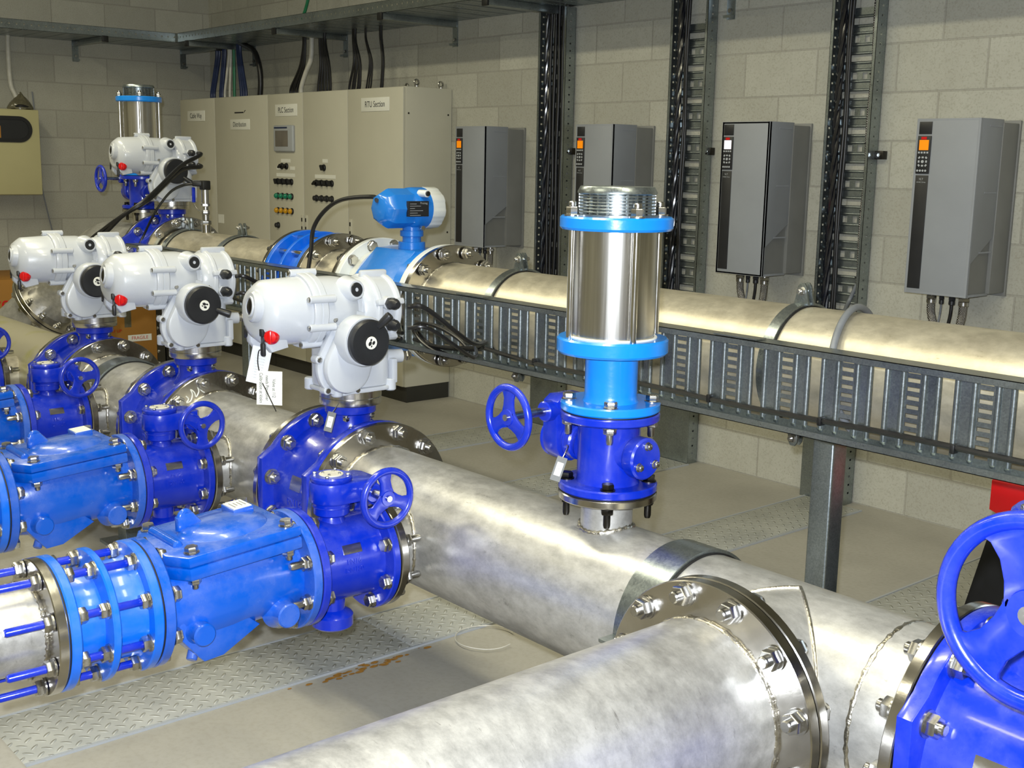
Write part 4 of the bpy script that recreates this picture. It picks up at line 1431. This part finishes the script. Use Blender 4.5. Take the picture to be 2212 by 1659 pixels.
# pressure sender on the rear pipe
t = thing('pressure_sender', 'pressure sender with a black plug and blue valve lever on the rear pipe', 'sensor', (-5.475, RY, RZ + .2))
b = MB().hex((0, 0, 0), ZA, .045, .02).rcyl((0, 0, .02), (0, 0, .05), .017, .002, 20).hex((0, 0, .05), ZA, .034, .022).rcyl((0, 0, .072), (0, 0, .09), .014, .002, 20).hex((0, 0, .09), ZA, .038, .014)
b.out('ball_valve', 'bolt_steel', t)
MB().cyl((0, 0, .1), (0, 0, .175), .0185, n=24).out('sensor_body', 'bright_steel', t)
MB().box((0, 0, .193), (.042, .042, .045), None, .005).box((-.02, -.03, .2), (.026, .05, .026), Matrix.Rotation(-.6, 3, 'Z'), .006).out('plug', 'rubber', t)
q = MB().tube([(-.012, -.012, .06), (-.03, -.03, .075), (-.042, -.04, .1), (-.042, -.04, .115)], .0035, 8)
q.out('lever_arm', 'bolt_steel', t)
MB().box((-.043, -.041, .145), (.012, .016, .075), None, .004).out('lever_grip', 'royal_blue', t)
cable('signal_cable', 'thin black cable curving from the pressure sender down into the tray', [(-5.5, 2.65, 1.368), (-5.53, 2.6, 1.36), (-5.62, 2.57, 1.32), (-5.75, 2.55, 1.22), (-5.84, 2.53, 1.11), (-5.83, 2.49, 1.04), (-5.76, 2.455, .98), (-5.6, 2.45, .9), (-5.3, 2.45, .88)], .0062, 'cable_black')

# pipe clamps
def clamp(label, x, y, z, R, w, group, vert=True, floor=False):
    t = thing('pipe_clamp', label, 'pipe clamp', (x, y, z), None, group)
    MB().lathe([(R + .0005, -w / 2 - .004), (R + .004, -w / 2 - .004), (R + .004, w / 2 + .004), (R + .0005, w / 2 + .004)], (0, 0, 0), XA, 72, True).out('rubber_strip', 'rubber', t)
    b = MB().lathe([(R + .004, -w / 2), (R + .0105, -w / 2), (R + .0105, w / 2), (R + .004, w / 2)], (0, 0, 0), XA, 72, True)
    if vert:
        for s in (1, -1):
            for sy in (-.011, .011):
                P = [(-w * .75, 0), (w * .75, 0), (w * .5, .03), (w * .42, .05), (w * .2, .06), (-w * .2, .06), (-w * .42, .05), (-w * .5, .03)]
                b.prism([(px, s * (R + .004 + pz)) for px, pz in (P if s > 0 else P[::-1])], (0, sy + .003, 0), XA, ZA, .006, .001)
    else:
        for s in (1, -1):
            for sz in (-.009, .009):
                b.b2((-w / 2, s * (R + .004), sz - .003), (w / 2, s * (R + .05), sz + .003))
    b.out('strap', 'galv', t)
    if vert:
        for s in (1, -1): bolt(t, (0, 0, s * (R + .042)), YA, .012, .028, .01)
    else:
        for s in (1, -1): bolt(t, (0, s * (R + .03), 0), ZA, .012, .024, .01)
    return t
for x, lb in ((-5.655, 'pipe clamp with upright ears beside the far actuated valve'), (-5.1, 'pipe clamp with upright ears in front of the distribution cabinet door'),
              (-3.09, 'pipe clamp with upright ears just right of the flow meter'), (-1.915, 'pipe clamp with upright ears in front of the right hand vertical tray')):
    if x == -5.655: c0_ = clamp(lb, x, RY, RZ, RP, .034, 'clamps on the rear pipe')
    else: dup(c0_, lb, (x, RY, RZ))
g1 = clamp('wide galvanised clamp around the main header beside the large tee', -1.515, HY, HZ, RP, .085, 'clamps on the main header', False)
dup(g1, 'galvanised clamp around the header beside the leftmost actuator', (-4.34, HY, HZ))

# posts
def post(label, x, y, w, z1):
    t = thing('support_post', label, 'post', (x, y, 0), None, 'galvanised support posts')
    MB().b2((-w / 2, -w / 2, .01), (w / 2, w / 2, z1), .006, 3).out('post', 'galv_post', t)
    MB().b2((-.09, -.09, 0), (.09, .09, .01)).out('base_plate', 'galv_post', t)
    return t
px = -1.795
pst = post('tall square galvanised post under the front cable tray at the right', px, RY - .01, .066, RZ - RP - .022)
dup(pst, 'square galvanised post under the tray behind the paper tags', (-5.02, RY - .01, 0))
t = thing('perforated_upright', 'dark perforated upright standing behind the middle actuator', 'post', (-5.66, 2.52, 0))
b = MB().b2((-.05, -.004, 0), (.05, 0, .84)).b2((-.05, -.004, 0), (-.046, .05, .84)).b2((.046, -.004, 0), (.05, .05, .84))
b.out('upright', 'dark_steel', t)
for i in range(12):
    MB().rcyl((-.03, -.008, .1 + .06 * i), (-.03, -.003, .1 + .06 * i), .008, .001, 12).out('stud', 'bolt_steel', t)
def stand(label, x, w=.08):
    t = thing('pipe_stand', label, 'pipe support', (x, HY, 0), None, 'stands under the main header')
    MB().b2((-w / 2, -.05, .012), (w / 2, .05, HZ - RP - .012), .004).out('column', 'galv_post', t)
    MB().b2((-.1, -.1, 0), (.1, .1, .012)).out('base_plate', 'galv_post', t)
    MB().b2((-w / 2, -.11, HZ - RP - .02), (w / 2, .11, HZ - RP - .011)).out('saddle_plate', 'galv_post', t)
    return t
st = stand('galvanised stand under the main header behind the large front pipe', -1.535)
dup(st, 'galvanised stand under the header below the leftmost actuator', (-4.34, HY, 0))

# ================================================================ control cabinets
CF = 4.226
CT = 1.937
secs = [('cable_way', -8.995, -8.408, 'left control cabinet labelled Cable Way', 'Cable Way', [], (-8.858, -8.569, 1.768, 1.846)),
        ('distribution', -8.408, -7.602, 'control cabinet labelled Distribution, second from the left', 'Distribution', [], (-8.156, -7.863, 1.697, 1.772)),
        ('plc', -7.602, -6.571, 'two door control cabinet labelled PLC Section with switches and lamps', 'PLC Section', [-7.124], (-7.489, -7.197, 1.783, 1.863)),
        ('rtu', -6.571, -5.96, 'right control cabinet labelled RTU Section, its side facing the camera', 'RTU Section', [], (-6.41, -6.105, 1.795, 1.878))]
cabs = {}
for k, x0, x1, lb, tx, splits, (a, b, z0, z1) in secs:
    t = thing('control_cabinet', lb, 'control cabinet', ((x0 + x1) / 2, CF, 0), None, 'row of beige control cabinets')
    cabs[k] = t
    cx = (x0 + x1) / 2
    MB().b2((x0 - cx + .001, .018, .1), (x1 - cx - .001, YW - CF - .003, CT), .002).out('carcass', 'cabinet_paint', t)
    MB().b2((x0 - cx + .002, .03, 0), (x1 - cx - .002, YW - CF - .01, .1)).out('plinth', 'plinth_black', t)
    ed = [x0] + splits + [x1]
    for i in range(len(ed) - 1):
        d = MB().b2((ed[i] - cx + .003, 0, .104), (ed[i + 1] - cx - .003, .02, CT - .004), .003).out('door', 'cabinet_paint', t)
        if k in ('plc', 'rtu'):
            xs = ed[i + 1] - cx - .02 if k == 'plc' and i == 0 else ed[i] - cx + .03
            h = MB().b2((xs - .014, -.006, 1.0), (xs + .016, .002, 1.12), .002).out('lock_plate', 'cabinet_paint', d)
            q = MB().b2((xs - .006, -.009, 1.075), (xs + .005, -.005, 1.1)).b2((xs - .006, -.009, 1.022), (xs + .005, -.005, 1.042))
            q.out('lock_barrels', 'rubber', h)
    p = MB().b2((a - cx, -.004, z0), (b - cx, .001, z1), .001).out('name_plate', 'sign_white', t)
    sz = .054 if len(tx) < 10 else (.05 if len(tx) > 11 else .052)
    MB().text(tx, sz, ((a + b) / 2 - cx, -.0043, (z0 + z1) / 2), XA, ZA, .0005, .82).out('lettering', 'ink', p, recalc=False)
t = cabs['distribution']
cx = (-8.408 - 7.602) / 2
q = MB().b2((-8.09 - cx, -.0015, 1.815), (-7.955 - cx, .0, 1.824))
q.prism([(0, 0), (.012, .018), (.03, .02), (.014, .01)], (-7.948 - cx, 0, 1.815), XA, ZA, .0015)
q.out('maker_mark', 'ink', t)
MB().b2((-8.39 - cx, -.0015, 1.005), (-8.3 - cx, .0, 1.07)).out('warning_sticker', 'sign_white', t)
t = cabs['plc']
cx = (-7.602 - 6.571) / 2
p = MB().b2((-7.492 - cx, -.022, 1.543), (-7.229 - cx, .002, 1.722), .01, 3).out('operator_panel', 'key_grey', t)
MB().b2((-7.462 - cx, -.0235, 1.577), (-7.29 - cx, -.02, 1.686), .002).out('screen', 'lcd_grey', p)
MB().b2((-7.475 - cx, -.0235, 1.7), (-7.3 - cx, -.021, 1.71)).out('maker_strip', 'cable_blue', p)
def plate(x0, x1, z):
    MB().b2((x0 - cx, -.002, z - .012), (x1 - cx, .001, z + .012)).out('switch_label', 'sign_white', t)
for a, b, z in ((-7.423, -7.299, 1.482), (-6.878, -6.815, 1.486), (-7.489, -7.241, 1.384), (-6.975, -6.722, 1.384), (-7.485, -7.43, 1.432), (-7.3, -7.24, 1.432)): plate(a, b, z)
def switch(x, z, mt, kind):
    # round bezel with a rotary grip, lamp lens or push button
    def bez(): return MB().lathe([(0, 0), (.022, 0), (.022, .006), (.018, .012), (0, .012)], n=24)
    c = V((x - cx, 0, z))
    if kind == 'rotary':
        o = place('bezel_k', bez, 'rotary_switch', 'rubber', t, c, -YA)
        place('grip', lambda: MB().box((0, 0, .022), (.013, .038, .022), None, .003), 'grip', 'rubber', o, (0, 0, 0), ZA, random.choice((.5, .5, 2.2)))
    elif kind == 'lamp':
        o = place('bezel_l' + mt, bez, 'indicator_lamp', 'rubber', t, c, -YA)
        place('lens' + mt, lambda: MB().lathe([(0, .01), (.018, .01), (.018, .022), (.012, .029), (0, .031)], n=24), 'lens', mt, o, (0, 0, 0), ZA)
    else:
        o = place('bezel_b', bez, 'push_button', 'rubber', t, c, -YA)
        place('button', lambda: MB().lathe([(0, .01), (.0165, .01), (.0165, .024), (.015, .026), (0, .026)], n=24), 'button', 'handle_black', o, (0, 0, 0), ZA)
for x, z in ((-7.41, 1.445), (-7.348, 1.445), (-6.86, 1.442)): switch(x, z, None, 'rotary')
for x in (-7.473, -7.41, -7.347, -7.284): switch(x, 1.339, None, 'rotary'); switch(x, 1.239, 'green_lamp', 'lamp'); switch(x, 1.138, 'amber_lamp', 'lamp')
for x in (-6.957, -6.893, -6.828, -6.765): switch(x, 1.341, None, 'rotary'); switch(x, 1.24, None, 'button')
switch(-7.474, 1.034, None, 'button')
t = cabs['rtu']
for x, y in ((.24, .33), (.275, .12), (-.12, .33)):
    MB().torus((x, y, CT + .028), XA if x > 0 else YA, .016, .006, 20, 8).out('lifting_eye', 'bolt_steel', t)
    MB().rcyl((x, y, CT), (x, y, CT + .012), .014, .002, 16).out('eye_foot', 'bolt_steel', t)
for y, z in ((.04, 1.78), (.34, 1.78), (.34, .3), (.34, 1.06)):
    MB().rcyl((.303, y, z), (.3065, y, z), .006, .001, 12).out('side_screw', 'dark_steel', t)

# cables from the cabinet tops to the overhead tray
CA = []
def drop(lb, x0, x1, r, mat, group, y=4.42, bow=0.0, n=8):
    cable('cabinet_cable', lb, [(x0, y, CT + .002), (x0 + bow * .4, y, CT + .06), ((x0 + x1) / 2 + bow, y, CT + .19), (x1, y, CT + .33), (x1, y, ZO + .02)], r, mat, group, 'cable', n)
for i, (x0, x1, mt, cn) in enumerate(((-8.83, -8.73, 'cable_blue', 'dark blue'), (-8.79, -8.69, 'cable_blue', 'dark blue'), (-8.68, -8.62, 'cable_blue', 'dark blue'), (-8.655, -8.595, 'cable_blue', 'dark blue'), (-8.345, -8.385, 'cable_blue', 'dark blue'), (-8.31, -8.37, 'cable_blue', 'dark blue'), (-8.275, -8.35, 'cable_blue', 'dark blue'))):
    drop('dark blue cable rising from the top of the Cable Way cabinet', x0, x1, .0135, mt, 'dark blue cables above the Cable Way cabinet')
drop('pale cable rising beside the dark blue ones above the Cable Way cabinet', -8.61, -8.53, .01, 'cable_white', 'pale cables above the Cable Way cabinet')
drop('pale cable rising beside the dark blue ones above the Cable Way cabinet', -8.53, -8.5, .01, 'cable_white', 'pale cables above the Cable Way cabinet')
drop('green earth cable rising from the Cable Way cabinet', -8.455, -8.45, .011, 'cable_green', None)
cable('cabinet_cable', 'thick black cable bending over to the left above the Distribution cabinet', [(-8.06, 4.42, CT), (-8.045, 4.42, 2.05), (-8.06, 4.42, 2.16), (-8.13, 4.42, 2.27), (-8.26, 4.42, 2.32), (-8.4, 4.42, 2.36)], .02, 'cable_black', None, 'cable', 12)
MB_g = thing('cable_gland', 'black cable gland on top of the Distribution cabinet', 'cable gland', (-8.06, 4.42, CT))
MB().rcyl((0, 0, 0), (0, 0, .016), .034, .003, 24).out('gland', 'rubber', MB_g)
for i in range(4): drop('black cable in the group of four above the left PLC Section door', -7.62 + .028 * i, -7.432 + .006 * i, .0085, 'cable_black', 'four black cables above the left PLC Section door', 4.42 + .004 * (i % 2), .04)
cable('flexible_conduit', 'pale grey conduit bending down to the top of the PLC Section cabinet', [(-7.47, 4.42, CT), (-7.46, 4.42, 2.0), (-7.4, 4.42, 2.09), (-7.335, 4.42, 2.17), (-7.32, 4.42, 2.27), (-7.32, 4.42, ZO + .02)], .0165, 'cable_white', None, 'conduit', 12)
for i in range(7): drop('black cable in the fan of seven above the middle of the PLC Section cabinet', -7.23 + .026 * i, -7.2 + .011 * i, .009, 'cable_black', 'fan of seven black cables above the PLC Section cabinet', 4.41 + .006 * (i % 3), .02)
for i in range(5): drop('black cable in the fan of five above the right PLC Section door', -6.84 + .03 * i, -6.785 + .006 * i, .0085, 'cable_black', 'fan of five black cables above the PLC Section cabinet', 4.41 + .006 * (i % 2), .035)
for i in range(3): drop('thin black cable in the fan of three above the RTU Section door', -6.655 + .024 * i, -6.655 + .004 * i, .0055, 'cable_black', 'fan of three thin cables above the RTU Section cabinet', 4.42, .045)
drop('single black cable rising from the RTU Section cabinet', -6.475, -6.48, .0115, 'cable_black', None, 4.42, .02)
cable('earth_cable', 'green cable hanging down to the overhead tray from above', [(-7.2, 4.35, 2.75), (-7.21, 4.34, 2.6), (-7.26, 4.33, 2.47), (-7.31, 4.3, 2.37)], .011, 'cable_green')

# ================================================================ left wall
t = thing('wall_box', 'beige wall box with an oval dark window on the left wall', 'enclosure', (XL, 2.45, 1.2))
P = []
for cy, cz, a0 in ((.31, .4, -90), (.31, .5, 0), (-.55, .5, 90), (-.55, .4, 180)):
    pass
MB().b2((.001, -.75, 0), (.245, .655, .61), .004).out('case', 'box_paint', t)
def oval(y0, y1, z0, z1, r, n=10):
    P = []
    for cy, cz, a0 in ((y1 - r, z0 + r, -90), (y1 - r, z1 - r, 0), (y0 + r, z1 - r, 90), (y0 + r, z0 + r, 180)):
        for i in range(n + 1):
            a = math.radians(a0 + 90 * i / n)
            P.append((cy + r * math.cos(a), cz + r * math.sin(a)))
    return P
d = MB().b2((.246, -.748, .004), (.262, .653, .606), .004).out('door', 'box_paint', t)
A, B = oval(-.62, .6, .375, .56, .0924), oval(-.595, .575, .4, .535, .067)
q = MB()
n = len(A)
q.add([(.262, y, z) for y, z in A] + [(.27, y, z) for y, z in A] + [(.27, y, z) for y, z in B] + [(.263, y, z) for y, z in B], [[k * n + i, k * n + (i + 1) % n, (k + 1) * n + (i + 1) % n, (k + 1) * n + i] for k in range(3) for i in range(n)])
w = q.out('window_gasket', 'rubber', t)
q = MB().add([(.2635, y, z) for y, z in B], [list(range(n))])
q.out('window_pane', 'panel_black', w, recalc=False)
q = MB().b2((.264, -.2, .41), (.2645, .18, .5))
q.out('meter_face', 'cable_grey', w)
MB().b2((.264, .2, .405), (.2645, .38, .49)).out('orange_component', 'cardboard', w)
t = thing('plastic_bag', 'clear plastic bag of small black parts lying on the beige wall box', 'bag', (-9.02, 3.0, 1.81))
b = MB()
lo = []
for k, h in ((1, 0), (1.05, .02), (.85, .05), (.55, .075), (.3, .09), (.12, .11), (.02, .12)):
    lo.append([V((.06 * k * math.cos(a), .01 + .085 * k * math.sin(a) * (1 + .15 * math.sin(3 * a)), h + .008 * math.sin(5 * a))) for a in [2 * PI * i / 28 for i in range(28)]])
b.loft(lo)
b.out('bag', 'bag_film', t)
MB().sph((.02, .01, .022), .06, (.75, 1.15, .35), 20).out('contents', 'rubber', t)
cable('wall_conduit', 'white conduit running down the left wall to the beige box', [(-9.16, 2.99, ZO + .03), (-9.16, 2.985, 2.2), (-9.16, 2.99, 2.0), (-9.15, 3.02, 1.9), (-9.15, 3.03, 1.812)], .0165, 'cable_white', None, 'conduit', 12)
cable('wall_cable', 'thin dark cable trailing down the left wall below the beige box', [(-9.185, 3.15, 1.95), (-9.185, 3.17, 1.6), (-9.185, 3.18, 1.3), (-9.185, 3.21, 1.1), (-9.185, 3.27, .8), (-9.185, 3.36, .4), (-9.185, 3.4, .02)], .005, 'cable_grey')

# ================================================================ floor clutter
def carton(label, c, sz, rz, words):
    t = thing('cardboard_box', label, 'cardboard box', c, Matrix.Rotation(rz, 3, 'Z'))
    x, y, z = sz
    MB().b2((-x / 2, -y / 2, 0), (x / 2, y / 2, z), .004).out('carton', 'cardboard', t)
    MB().b2((-x / 2 - .0006, -.025, z * .6), (x / 2 + .0006, .025, z + .0008)).out('tape', 'bag_film', t)
    for tx, s, o, ux, mt in words:
        if mt:
            MB().b2(V(o) - V(ux) * s * 2.6 - ZA * s * .7, V(o) + V(ux) * s * 2.6 + ZA * s * .7 + V(ux).cross(ZA) * .0008).out('printed_label', 'sign_white', t)
        MB().text(tx, s, o, ux, ZA, .0014).out('lettering', 'red_paint', t, recalc=False)
    return t
carton('cardboard box printed FRAGILE against the left wall, low behind the leftmost actuator', (-8.5, 3.4, 0), (.6, .62, .47), 0, [('FRAGILE', .034, (.301, .085, .2), YA, True), ('THIS WAY UP', .03, (.301, -.14, .26), YA, False)])
carton('large cardboard box with a red printed letter at the left edge, behind the elbow', (-8.6, 2.5, 0), (.7, .68, .66), 0, [('Core', .13, (.351, -.03, .5), YA, False)])
t = thing('black_case', 'black floor stand with a red top, standing behind the big handwheel at the right edge', 'stand', (-1.39, 3.3, 0))
MB().prism([(-.27, 0), (.3, 0), (.28, .59), (-.135, .59)], (0, .2, 0), XA, ZA, .4, .01).out('body', 'rubber', t)
MB().prism([(-.15, .575), (.28, .44), (.3, .66), (-.15, .66)], (0, .21, 0), XA, ZA, .43, .008).out('red_top', 'red_paint', t)
struct('trim_1', MB().b2((-9.1, Y0 + .01, 0), (-2.2, .845, .05), .015), 'concrete_floor')
b = MB()
P = [V((-2.745, 2.27, .004)) + V((.095 * math.cos(a), .098 * math.sin(a), .001 * math.sin(4 * a))) for a in [math.radians(75 + 300 * i / 40) for i in range(41)]]
o = MB().tube([p - V((-2.745, 2.27, 0)) for p in P], .0018, 6, False).out('wire_offcut', 'cable_white')
o.location = (-2.745, 2.27, .006)
tag(o, 'loop of thin white wire lying on the floor below the main header', 'wire')
simple('rust_stain', srgb(158, 112, 40), .8, 0, .3, 60)
for i, (lb, c, r, rz) in enumerate((('manual', (-4.55, 2.2, 0), (.15, .21), .5), ('leaflet', (-4.42, 2.3, 0), (.14, .2), -.3))):
    t = thing('paper_sheet', ('white paper sheet on the floor between the two nearest check valves' if i == 0 else 'second paper sheet on the floor, under the edge of the first'), 'paper', c, Matrix.Rotation(rz, 3, 'Z'))
    MB().b2((-r[0], -r[1], 0.001 + .002 * i), (r[0], r[1], .003 + .002 * i)).out('sheet', 'paper', t)
st = thing('rust_mark', 'rusty brown stain on the floor along the edge of the front chequer plate', 'stain', (-2.815, 1.87, .0007))
for i in range(46):
    y = random.gauss(0, .1)
    x = random.gauss(.012, .012)
    r = random.uniform(.0015, .0075)
    P = [(r * (1 + .3 * random.random()) * math.cos(a), r * 1.8 * (1 + .3 * random.random()) * math.sin(a)) for a in [2 * PI * j / 9 for j in range(9)]]
    if i == 0: sb = MB()
    sb.add([(x + px_, y + py_, .0003 + .00002 * i) for px_, py_ in P], [list(range(9))])
sb.out('stain', 'rust_stain', st, recalc=False)['kind'] = 'stuff'

# ================================================================ tags
nm = V((.75, -.66, 0)).normalized()          # facing the camera side
ux = V((.66, .75, 0)).normalized()
def hang(name, label, c, w, h, mat, lines, sz, tilt, vertical=False, back=0):
    R = axes(ux, ZA, nm) @ Matrix.Rotation(tilt, 3, 'Z')
    t = thing(name, label, 'tag', V(c) + nm * back, R)
    MB().b2((-w / 2, -h / 2, -.0006), (w / 2, h / 2, .0006)).out('card', mat, t)
    q = MB()
    for i, (tx, off) in enumerate(lines):
        if vertical: q.text(tx, sz, (off, 0, .0008), (0, -1, 0), (1, 0, 0), .0006, .8)
        else: q.text(tx, sz, (0, off, .0008), (1, 0, 0), (0, 1, 0), .0006)
    q.out('handwriting' if vertical else 'print', 'ink', t, recalc=False)
    return t
kc = V((XV[0] + .052, HY - .3, HZ + .262 + .18))
tc = V((-2.716, 1.5, .908))
hang('handwritten_tag', 'white tag with handwriting hanging from the red knob of the nearest actuator', tc, .067, .09, 'sign_white', [('Valve at 112', .012), ('needs Positioner', -.006), ('Calibration at klokn', -.022)], .0125, -.02, True)
hang('printed_tag', 'printed paper slip hanging behind the handwritten tag on the nearest actuator', (-2.775, 1.5, .958), .052, .1, 'paper', [('. ...... .. ....', .035 - .0075 * i) for i in range(10)], .007, -.22, False, -.012)
cable('tag_tie', 'thin black tie looped through the tags of the nearest actuator', [kc + V((0, .0, 0)), (-2.768, 1.5, 1.0), (-2.776, 1.5, .97), (-2.755, 1.493, .945), (-2.735, 1.488, .925), (-2.69, 1.48, .9), (-2.63, 1.47, .865)], .0016, 'rubber', None, 'tie', 6)
dk = 'drive_dark'
def vtag(label, c, top, tilt):
    t = hang('valve_tag', label, c, .022, .055, dk, [('DN', .0)], .004, tilt)
    MB().b2((-.007, -.015, .0006), (.007, .015, .0012)).out('tag_label', 'sign_white', t)
    inv = axes(ux, ZA, nm) @ Matrix.Rotation(tilt, 3, 'Z')
    a = inv.transposed() @ (V(top) - V(c))
    MB().tube([(0, .025, 0), a * .6 + V((.004, .02, .002)), a], .0012, 6).out('tie', 'bolt_steel', t)
vtag('grey tag with a white label on the neck of the nearest header valve', (-2.655, 1.645, .81), (-2.7, 1.7, .845), -.25)
vtag('grey tag with a white label hanging on the isolating valve below the near air valve', (-1.80, 1.685, .855), (-1.815, 1.72, .9), -.3)

# small dark fixings on the wall beside the trays
for i, (x, z, lb) in enumerate(((-4.875, 1.566, 'right of the tray packed with black cables'), (-3.89, 1.571, 'right of the middle vertical tray'), (-2.935, 1.56, 'right of the right hand vertical tray'))):
    t = thing('tray_bracket', 'small dark bracket on the wall ' + lb, 'bracket', (x + .015, YW, z), None, 'small brackets beside the vertical trays')
    MB().b2((-.025, -.035, -.018), (.025, 0, .018), .002).out('channel', 'dark_steel', t)
    MB().hex((.008, -.035, 0), -YA, .014, .008).out('fixing', 'bolt_steel', t)
# ================================================================ light and camera
def area(name, loc, sx, sy, e, col, rot=(0, 0, 0)):
    l = bpy.data.lights.new(name, 'AREA')
    l.shape = 'RECTANGLE'
    l.size, l.size_y = sx, sy
    l.energy = e
    l.color = col
    o = bpy.data.objects.new(name, l)
    o.location = loc
    o.rotation_euler = rot
    COL.objects.link(o)
    return o
WARM = (1.0, .94, .68)
for x in (-6.3, -4.1, -1.9, .3): area('ceiling_lamp', (x, 1.25, 3.6), 1.5, .22, 46, WARM)
for x in (-6.5, -2.5): area('ceiling_lamp', (x, -1.2, 3.7), 1.5, .22, 34, WARM)
CM = Matrix.Translation(V((0, 0, 1.5))) @ (Matrix.Rotation(math.radians(49.497), 4, 'Z') @ Matrix.Rotation(math.radians(-1.0665), 4, 'Y') @ Matrix.Rotation(math.radians(79.39), 4, 'X'))
l = bpy.data.lights.new('camera_flash', 'SPOT')
l.energy = 470
l.color = (.86, .92, 1.0)
l.shadow_soft_size = .018
l.spot_size = math.radians(75)
l.spot_blend = .35
fo = bpy.data.objects.new('camera_flash', l)
fo.matrix_basis = CM @ Matrix.Translation(V((-.03, .06, .02)))
COL.objects.link(fo)
w = bpy.data.worlds.new('World')
w.use_nodes = True
w.node_tree.nodes['Background'].inputs[0].default_value = (.55, .6, .7, 1)
w.node_tree.nodes['Background'].inputs[1].default_value = .15
SC.world = w
cam = bpy.data.cameras.new('camera')
cam.sensor_width = 36
cam.lens = 2555.78 / 2212 * 36
cam.clip_start = .02
co = bpy.data.objects.new('camera', cam)
co.matrix_basis = CM
COL.objects.link(co)
SC.camera = co
SC.view_settings.view_transform = 'Standard'
SC.view_settings.look = 'None'
SC.view_settings.exposure = 0
SC.view_settings.gamma = 1
SC.view_settings.use_curve_mapping = False
